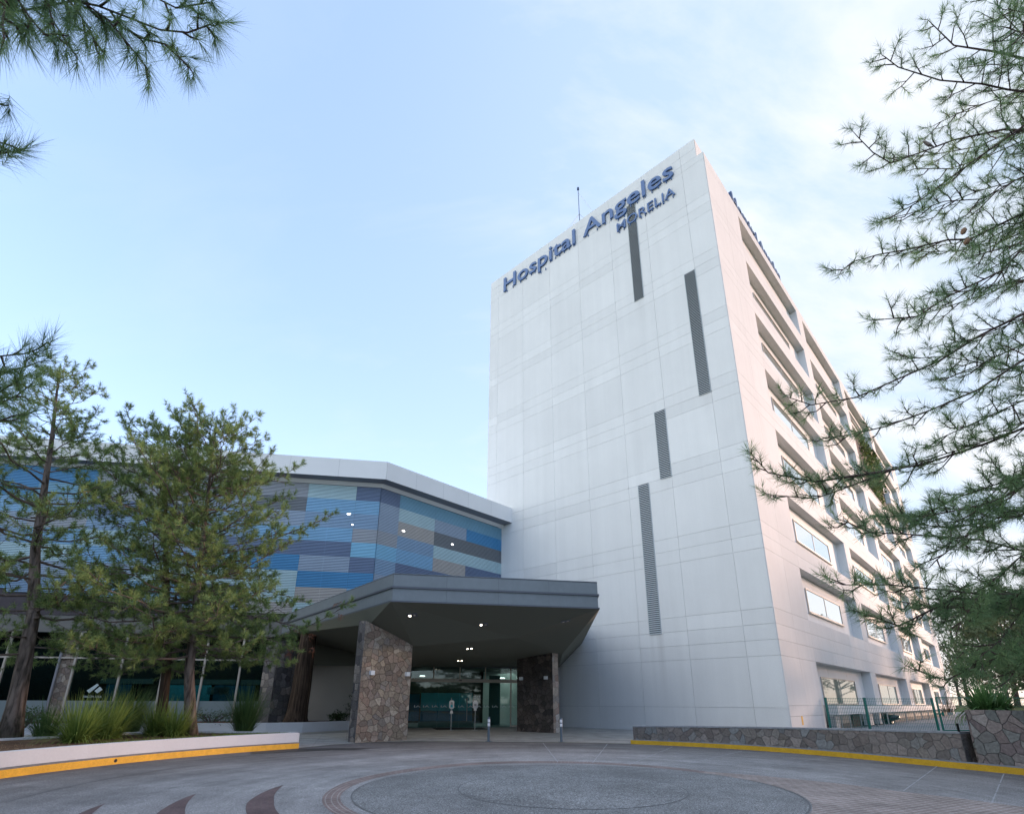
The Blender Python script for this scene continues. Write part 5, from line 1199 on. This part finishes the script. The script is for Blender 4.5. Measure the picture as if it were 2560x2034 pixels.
tC = atd(412, 1078, 24.6)
pine('pine_tree', bC, tC, .20, 3.3, [(3.3, 3.8), (5, 3.9), (7, 3.3), (9, 2.8), (10.5, 2.2), (12, 1.2), (13.2, .4)], 54, 102, 'darker pine just behind and left of the fullest one, its trunk rising from light grass', 'needle', .19, .0155, 36, 1.05, step=.24, dens=1.3, flare=1.25, mid=[tuple(atd(418, 1658, 24.9))], trunkmat='barkdk')
bA = V(-16.8, 19.2, .4)
pine('pine_tree', bA, (-18.02, 18.09, 14.1), .28, 3.1, [(3.1, 3.4), (5, 4.2), (7, 4.3), (9, 3.7), (10.0, 2.9), (10.8, 1.7), (12, 1.6), (13.3, 1.1), (14.5, .4)], 66, 103, 'tall leaning pine with a sparse leader and furrowed trunk at the left edge', 'needle', .19, .0155, 34, 1.0, mid=[(-17.05, 19.05, 4.4), (-17.42, 18.73, 6.9), (-17.72, 18.4, 11)], step=.22, dens=1.25, flare=1.3)
# broad old trunk by the pier
tk = onz(*zc4(350, 1030), .5)
tkr = thing('old_trunk', (tk[0], tk[1], .45), 'thick dark fibrous trunk flaring at its base in front of the cream wall', 'tree')
trunk_mesh(tkr, [(tk[0], tk[1], .3), (tk[0] + .1, tk[1], 2.2), (tk[0] + .15, tk[1], 5.45)], [.52, .50, .42], mt['barkdk'], 1.5, n=20)
# ---- near pine on the right: limbs reach in from a trunk just outside the frame
tone_r = lambda A: .0 * A[:, 0]
RT_ = Tree(201); T0 = V(19.6, 10.6, 1.3)
rroot = thing('pine_tree', T0, 'near spreading pine on the right, its long dark limbs reaching across the sky and tower', 'pine tree')
trunk_mesh(rroot, [T0, (19.7, 10.5, 8), (19.8, 10.4, 16), (19.9, 10.3, 23)], [.34, .26, .15, .03], mt['bark'], 1.4)
LIMBS = [
 ([(2560, 147), (2490, 130), (2385, 114), (2330, 60)], (14.8, 13.2), .6),
 ([(2640, 240), (2518, 224), (2455, 210), (2350, 201), (2245, 168), (2213, 143)], (15, 12.0), .75),
 ([(2640, 330), (2508, 324), (2385, 350), (2297, 383), (2227, 408), (2182, 381), (2147, 345)], (15, 11.8), .75),
 ([(2640, 270), (2560, 315), (2455, 388), (2367, 451), (2297, 504), (2224, 546)], (14.6, 12), .7),
 ([(2640, 500), (2560, 532), (2426, 598), (2369, 600), (2274, 623), (2198, 636), (2130, 655), (2103, 678)], (14.8, 11.6), .6),
 ([(2640, 560), (2560, 617), (2502, 678), (2369, 742), (2293, 791), (2198, 799)], (14.2, 11.8), .75),
 ([(2640, 760), (2560, 784), (2445, 841), (2350, 901), (2236, 951), (2141, 993), (2028, 1012), (1971, 993)], (14.8, 11.6), .65),
 ([(2640, 860), (2560, 898), (2445, 974), (2331, 1023), (2217, 1065), (2122, 1087), (2058, 1095)], (14.2, 11.8), .75),
 ([(2640, 1040), (2560, 1069), (2457, 1111), (2317, 1157), (2224, 1176), (2130, 1213), (2037, 1246), (1929, 1237)], (14.6, 11.4), .6),
 ([(2224, 1176), (2130, 1190), (2037, 1204), (1920, 1181), (1878, 1134)], (12.2, 11.2), .35),
 ([(2640, 1380), (2560, 1377), (2457, 1349), (2270, 1335), (2177, 1330), (2112, 1302)], (13.8, 11.6), .6),
 ([(2640, 1480), (2560, 1484), (2452, 1484), (2317, 1470), (2224, 1461), (2107, 1461)], (13.6, 11.4), .6),
 ([(2640, 1600), (2480, 1648), (2364, 1699), (2280, 1671)], (13.2, 11.6), .35),
 ([(2560, 1480), (2480, 1500), (2387, 1494), (2247, 1564), (2154, 1530)], (13.5, 11.8), .45),
 ([(2640, 1180), (2520, 1200), (2400, 1240), (2300, 1290), (2230, 1290)], (14.4, 12.6), .8),
 ([(2640, 960), (2560, 1000), (2450, 1050), (2340, 1100)], (14.8, 13), .8),
 ([(2640, 1250), (2540, 1290), (2430, 1330), (2340, 1400)], (14, 12.4), .85),
 ([(2640, 1320), (2540, 1400), (2460, 1470), (2400, 1560)], (13.6, 12.2), .85),
 ([(2640, 1440), (2560, 1520), (2500, 1600), (2440, 1650)], (13.8, 12.4), .8),
 ([(2640, 1560), (2580, 1620), (2520, 1700)], (13.6, 12.6), .8),
 ([(2640, 1100), (2560, 1180), (2480, 1270), (2420, 1330)], (15, 13.5), .9),
 ([(2640, 420), (2540, 450), (2440, 480), (2340, 520)], (15.5, 14), .8),
 ([(2640, 640), (2560, 700), (2460, 720), (2340, 740)], (15.5, 14), .8),
 ([(2640, 60), (2560, 90), (2500, 30), (2480, -40)], (15.5, 14), .8),
 ([(2640, 180), (2580, 120), (2540, 20)], (15.5, 14.5), .8),
 ([(2640, 900), (2560, 930), (2480, 900), (2380, 940)], (15.5, 13.5), .85),
]
gR = RT_.g
sil_y = [-40, 60, 200, 420, 600, 800, 1000, 1200, 1400, 1550, 1700]; sil_x = [2470, 2390, 2260, 2190, 2180, 2230, 2120, 2120, 2180, 2250, 2330]
for i in range(20):
    y1 = gR.uniform(-20, 1640); x1 = float(np.interp(y1, sil_y, sil_x)) + abs(gR.normal(0, 130)) + 30; x1 = min(x1, 2520)
    sl_ = -.42 if y1 < 1250 else gR.uniform(-.25, .2); x0 = 2640; y0 = y1 + (x0 - x1) * sl_ * gR.uniform(.5, 1.2); pk = []
    for t in np.linspace(0, 1, 5): pk.append((x0 + (x1 - x0) * t, y0 + (y1 - y0) * t + 22 * math.sin(3.1 * t) + gR.normal(0, 8)))
    dd_ = gR.uniform(12, 16); LIMBS.append((pk, (dd_ + 1.5, dd_), gR.uniform(.6, .95)))
for k, (pp, (d0, d1_), tw) in enumerate(LIMBS):
    n = len(pp); P_ = []
    for i, (x, y) in enumerate(pp): P_.append(atd(x, y, d0 + (d1_ - d0) * i / (n - 1)))
    # connect to the trunk when the limb starts beyond the frame edge
    low_ = pp[0][1] > 1150
    if pp[0][0] >= 2600:
        zt_ = min(20, max(2.2, P_[0][2] - np.linalg.norm(P_[0][:2] - T0[:2]) * .25)); P_ = [V(19.7, 10.5, zt_)] + P_
    RT_.limb(P_, .055 if n > 5 else .03, .010, tw * (1.35 if low_ else 1.4), .16 if low_ else .22, .35, .26, 2.1 if low_ else 1.25, .06, 3)
# extra crown outside the frame so the tree is whole from another viewpoint
for i in range(46):
    z = 4 + 17 * i / 46; a = gR.uniform(-1.9, 1.5); rr = 4.2 * (1 - (z - 4) / 20) + .6
    c0 = V(19.7, 10.5, z); e_ = c0 + V(math.cos(a) * rr, math.sin(a) * rr, rr * .3)
    RT_.limb(RT_.curve(c0, e_, -.2, 5), .05, .01, .9, .4, .4, .22, .9, .2)
RT_.build(rroot, mt['needleR'], mt['twigdk'], .225, .0085, 31, ang=(18, 78))
# pine cones + bird
cc = atd(2413, 590, 12.0); cn = thing('pine_cone_pair', cc, 'pair of brown pine cones hanging on a limb of the near right pine', 'pine cone')
for dz, tl in ((.12, .3), (-.13, -.4)):
    mb = MB(); c0 = cc + V(.0, 0, dz); ax = V(tl * .3, 0, .16 if dz > 0 else -.16); mb.tube([c0 - ax * .5, c0 - ax * .2, c0 + ax * .2, c0 + ax * .55], [.012, .045, .05, .012], 9); mb.build('cone', mt['cone'], cn, smooth=True)
bp = atd(2322, 366, 12.9)
bm = bmesh.new(); me = bpy.data.meshes.new('small_bird')
pts_b = [((0, 0, 0), .045), ((-.055, 0, .035), .036), ((-.095, 0, .055), .027), ((-.125, 0, .052), .006), ((.06, 0, -.02), .034), ((.12, 0, -.045), .014), ((.18, 0, -.065), .008)]
for (p, r_) in pts_b: bm.verts.new(p)
bm.verts.ensure_lookup_table()
for a, b in ((0, 1), (1, 2), (2, 3), (0, 4), (4, 5), (5, 6)): bm.edges.new((bm.verts[a], bm.verts[b]))
for (lx, s_) in ((.01, .018), (.01, -.018)):
    v0 = bm.verts.new((lx, s_, -.075)); bm.verts.ensure_lookup_table(); bm.edges.new((bm.verts[0], v0))
bm.to_mesh(me); bm.free(); bo = link('small_bird', me, None, P('small grey-brown bird perched on a thin limb against the bright sky', 'bird')); bo.location = Vector(bp + V(0, 0, .07)); me.materials.append(mt['bird'])
sk = bo.modifiers.new('skin', 'SKIN'); 
for i, v in enumerate(me.skin_vertices[0].data if me.skin_vertices else []): pass
if not me.skin_vertices:
    bpy.context.view_layer.objects.active = bo
sv = me.skin_vertices[0].data if me.skin_vertices else None
if sv:
    for i in range(len(me.vertices)): r_ = pts_b[i][1] if i < len(pts_b) else .004; sv[i].radius = (r_, r_)
sb = bo.modifiers.new('smooth', 'SUBSURF'); sb.levels = sb.render_levels = 1
bo.rotation_euler = (0, 0, R(10))
# ---- near pine on the left: three long-needled limbs enter at the frame edge
LT_ = Tree(301); TL0 = V(-13.6, 5.0, .4)
lroot = thing('pine_tree', TL0, 'near long-needled pine whose branch ends hang into the upper left and left edge', 'pine tree')
trunk_mesh(lroot, [TL0, (-13.4, 4.9, 5), (-13.1, 4.7, 11), (-12.9, 4.6, 15)], [.36, .27, .14, .03], mt['bark'], 1.4)
def nl_limb(pp, d0, d1_, tw, r0, zt_, step=.3, sub=2, dens=1., up=-.15):
    P_ = [V(-13.4 + .02 * zt_, 4.9, zt_)] + [atd(x, y, d0 + (d1_ - d0) * i / (len(pp) - 1)) for i, (x, y) in enumerate(pp)]
    LT_.limb(P_, r0, .008, tw, step, up, .24, dens, .45, sub)
NLs = [([(60, -120), (170, 0), (245, 15), (310, 40), (400, 75), (470, 82), (525, 62)], 5.6, 4.9, .42, .03, 9),
 ([(100, -140), (200, 12), (290, 60), (360, 98), (410, 110), (470, 165)], 5.7, 5.0, .42, .025, 9.2),
 ([(60, -100), (118, 0), (130, 50), (160, 95), (182, 130)], 5.4, 5.0, .34, .02, 8.8),
 ([(0, -100), (45, 0), (75, 45), (110, 87), (150, 86)], 5.4, 5.0, .34, .02, 8.7),
 ([(-60, -90), (14, 0), (6, 60), (10, 95)], 5.4, 5.0, .3, .02, 8.5),
 ([(120, -60), (178, 8), (215, 60), (240, 105), (252, 125)], 5.3, 5.0, .3, .015, 9),
 ([(200, 0), (270, 50), (320, 110), (365, 168)], 5.4, 5.0, .3, .015, 9),
 ([(200, -140), (330, -40), (400, 0), (440, 20), (505, 10)], 5.6, 5.0, .36, .02, 9.3),
 ([(-90, 240), (-30, 250), (5, 262)], 5.9, 5.7, .22, .012, 7.2), ([(-90, 330), (-20, 350), (30, 365)], 5.9, 5.7, .3, .015, 7),
 ([(-60, 395), (0, 385), (20, 380)], 5.9, 5.7, .2, .012, 6.9),
 ([(-90, 890), (0, 890), (60, 884), (95, 872), (120, 855)], 7.4, 7.1, .24, .014, 5.2), ([(-90, 1000), (-10, 985), (30, 960)], 7.6, 7.3, .5, .015, 5.0),
 ([(-120, 960), (-30, 950), (30, 925), (70, 915)], 7.6, 7.3, .5, .015, 5.0), ([(-120, 1040), (-30, 1020), (40, 990), (60, 975)], 7.6, 7.3, .5, .015, 4.8), ([(-120, 1080), (-20, 1060), (30, 1040)], 7.6, 7.3, .5, .015, 4.7)]
for q in NLs: nl_limb(q[0], q[1], q[2], q[3], q[4], q[5], step=.16, sub=2, dens=1.2, up=-.35 if q[0][-1][1] < 300 else .15)
gL = LT_.g
for i in range(34):
    z = 3.5 + 11 * i / 34; a = gL.uniform(1.9, 4.6); rr = 3.6 * (1 - (z - 3.5) / 13) + .6
    c0 = V(-13.3, 4.9, z); LT_.limb(LT_.curve(c0, c0 + V(math.cos(a) * rr, math.sin(a) * rr, rr * .3), -.2, 5), .05, .01, .9, .5, .4, .22, .8, .2)
LT_.build(lroot, mt['needleL'], mt['twigdk'], .28, .0045, 66, ang=(12, 62))
# dry rusty needle sprays on tree B
gD = np.random.default_rng(77); DT = Tree(78)
for (x, y) in ((765, 1600), (745, 1620), (782, 1612), (860, 1510), (715, 1605), (300, 1590), (330, 1570), (760, 1560), (545, 1610), (640, 1640), (830, 1530), (620, 1560)):
    p = atd(x, y, 22.6); DT.twig(p, unit(gD.normal(0, 1, 3) * V(1, 1, .3)), .5, .008, -.9, .2, 1.4, 3)
bro = thing('dry_twigs', atd(765, 1600, 22.6), 'rusty dead needle sprays hanging under the planter pines before the canopy', 'dead twigs'); DT.build(bro, mt['dry'], mt['twig'], .13, .012, 12, crown_name='dry_needles', limb_name='twigs')
# long horizontal limbs of tree B reaching over the canopy edge
EX = Tree(88)
for pp in ([(470, 1560), (560, 1530), (660, 1545), (760, 1570), (830, 1535), (870, 1505)], [(470, 1500), (560, 1540), (650, 1590), (740, 1620)], [(475, 1430), (600, 1400), (700, 1340), (780, 1310), (830, 1285)], [(475, 1600), (560, 1630), (650, 1650), (720, 1655)], [(475, 1600), (380, 1610), (300, 1600), (230, 1560)], [(470, 1480), (600, 1470), (680, 1480), (760, 1500)]):
    EX.limb([atd(x, y, 23.1 - .25 * i) for i, (x, y) in enumerate(pp)], .04, .008, .75, .24, .3, .2, 1.3, .15, 3)
exr = None
for o in list(COL.objects):
    if o.get('label', '').startswith('full green pine'): exr = o
EX.build(exr, mt['needle'], mt['twig'], .19, .0155, 46, crown_name='low_crown', limb_name='low_branches')
# ------------------------------------------------------------------ background trees, right and behind the camera
FT = [((75, 92), 17, 6, 'loose olive-green tree directly beyond the far end of the tower'), ((86, 97), 21, 7, 'tallest background tree right of the tower end, behind the gate'), ((55, 61), 10, 5, 'bushy background tree above the gate and stone wall'),
      ((48, 50), 12, 5.5, 'broad background tree behind the near pine, lower right'), ((40, 43), 8, 4, 'rounder dark tree beyond the strap-leaved plant at the right'), ((100, 125), 20, 8, 'most distant pale tree on the right skyline'), ((31, 32), 6.5, 3, 'low dark tree behind the right retaining wall at the frame edge'),
      ((62, 50), 17, 7, 'big tree outside the right edge of the view, shading the lower tower side'), ((34, 14), 13, 6, 'unseen tree added outside the right edge of the view to shade the forecourt'), ((38, 24), 13, 6, 'second added shade tree outside the right edge of the view, farther back'), ((33, 4), 13, 6, 'third added shade tree outside the right edge of the view, nearest the viewer')]  # last three: unseen trees added to keep sun off the forecourt and planter
def broad(base, h, r, lab, seed, n=2600, size=.5, m='far'):
    g = np.random.default_rng(seed); o = thing('background_tree', (base[0], base[1], 1.3), lab, 'tree'); b = V(base[0], base[1], 1.2)
    mb = MB(); mb.tube([b, b + V(.3, 0, h * .45), b + V(0, .3, h * .8)], [.3, .2, .05], 8); cl = []
    for i in range(30):
        z = h * g.uniform(.2, 1.0); a = g.uniform(0, 6.28); rr = r * math.sqrt(max(.05, 1 - ((z / h - .5) / .55) ** 2)) * g.uniform(.35, 1); c = b + V(math.cos(a) * rr, math.sin(a) * rr, z)
        mb.tube([b + V(.1, .1, z * .55), c], [.07, .015], 5); cl.append((c, r * g.uniform(.14, .30)))
    mb.build('trunk', mt['twigdk'], o)
    pts = []; tn = []
    for c, s in cl:
        k = n // 30; u = g.normal(size=(k, 3)); pts.append(c + u * s * V(1, 1, .55) * .62); tn.append(np.clip(g.uniform(.1, .7) + g.uniform(-.15, .2, k), 0, 1))
    pts = np.concatenate(pts); np_mesh('crown', leaves(pts, size, g), 4, np.concatenate(tn), mt[m], o); return o
for i, (p, h, r, lab) in enumerate(FT): broad(p, h, r, lab, 400 + i, 4200 if i < 5 else (3000 if i < 7 else 9000), (.34 if p[0] > 50 else .24) if i < 7 else .5)
# wooded edge behind the viewer: what the glass fronts mirror
g = np.random.default_rng(61); pts = []
for i in range(760):
    a = g.uniform(150, 292); left_ = a > 188; r_ = g.uniform(34, 60); h = (g.uniform(8, 13) if left_ else g.uniform(3.0, 6.5)); c = V(r_ * math.sin(R(a)), r_ * math.cos(R(a)), 0)
    if c[1] > 20: continue
    k = 170; pts.append(np.c_[g.normal(c[0], 1.9, k), g.normal(c[1], 1.9, k), np.abs(g.uniform(0, 1, k)) ** .8 * h])
for i in range(240):
    a = g.uniform(140, 196); r_ = g.uniform(36, 52); c = V(r_ * math.sin(R(a)), r_ * math.cos(R(a)), 0); k = 190
    pts.append(np.c_[g.normal(c[0], 1.8, k), g.normal(c[1], 1.8, k), g.uniform(0, 1, k) * g.uniform(2.6, 4.4)])
pts = np.concatenate(pts); np_mesh('woodland', leaves(pts, .85, g), 4, g.random(len(pts)) * .8, mt['shrub'], kind='stuff', label='wooded edge behind the viewer', category='woodland')
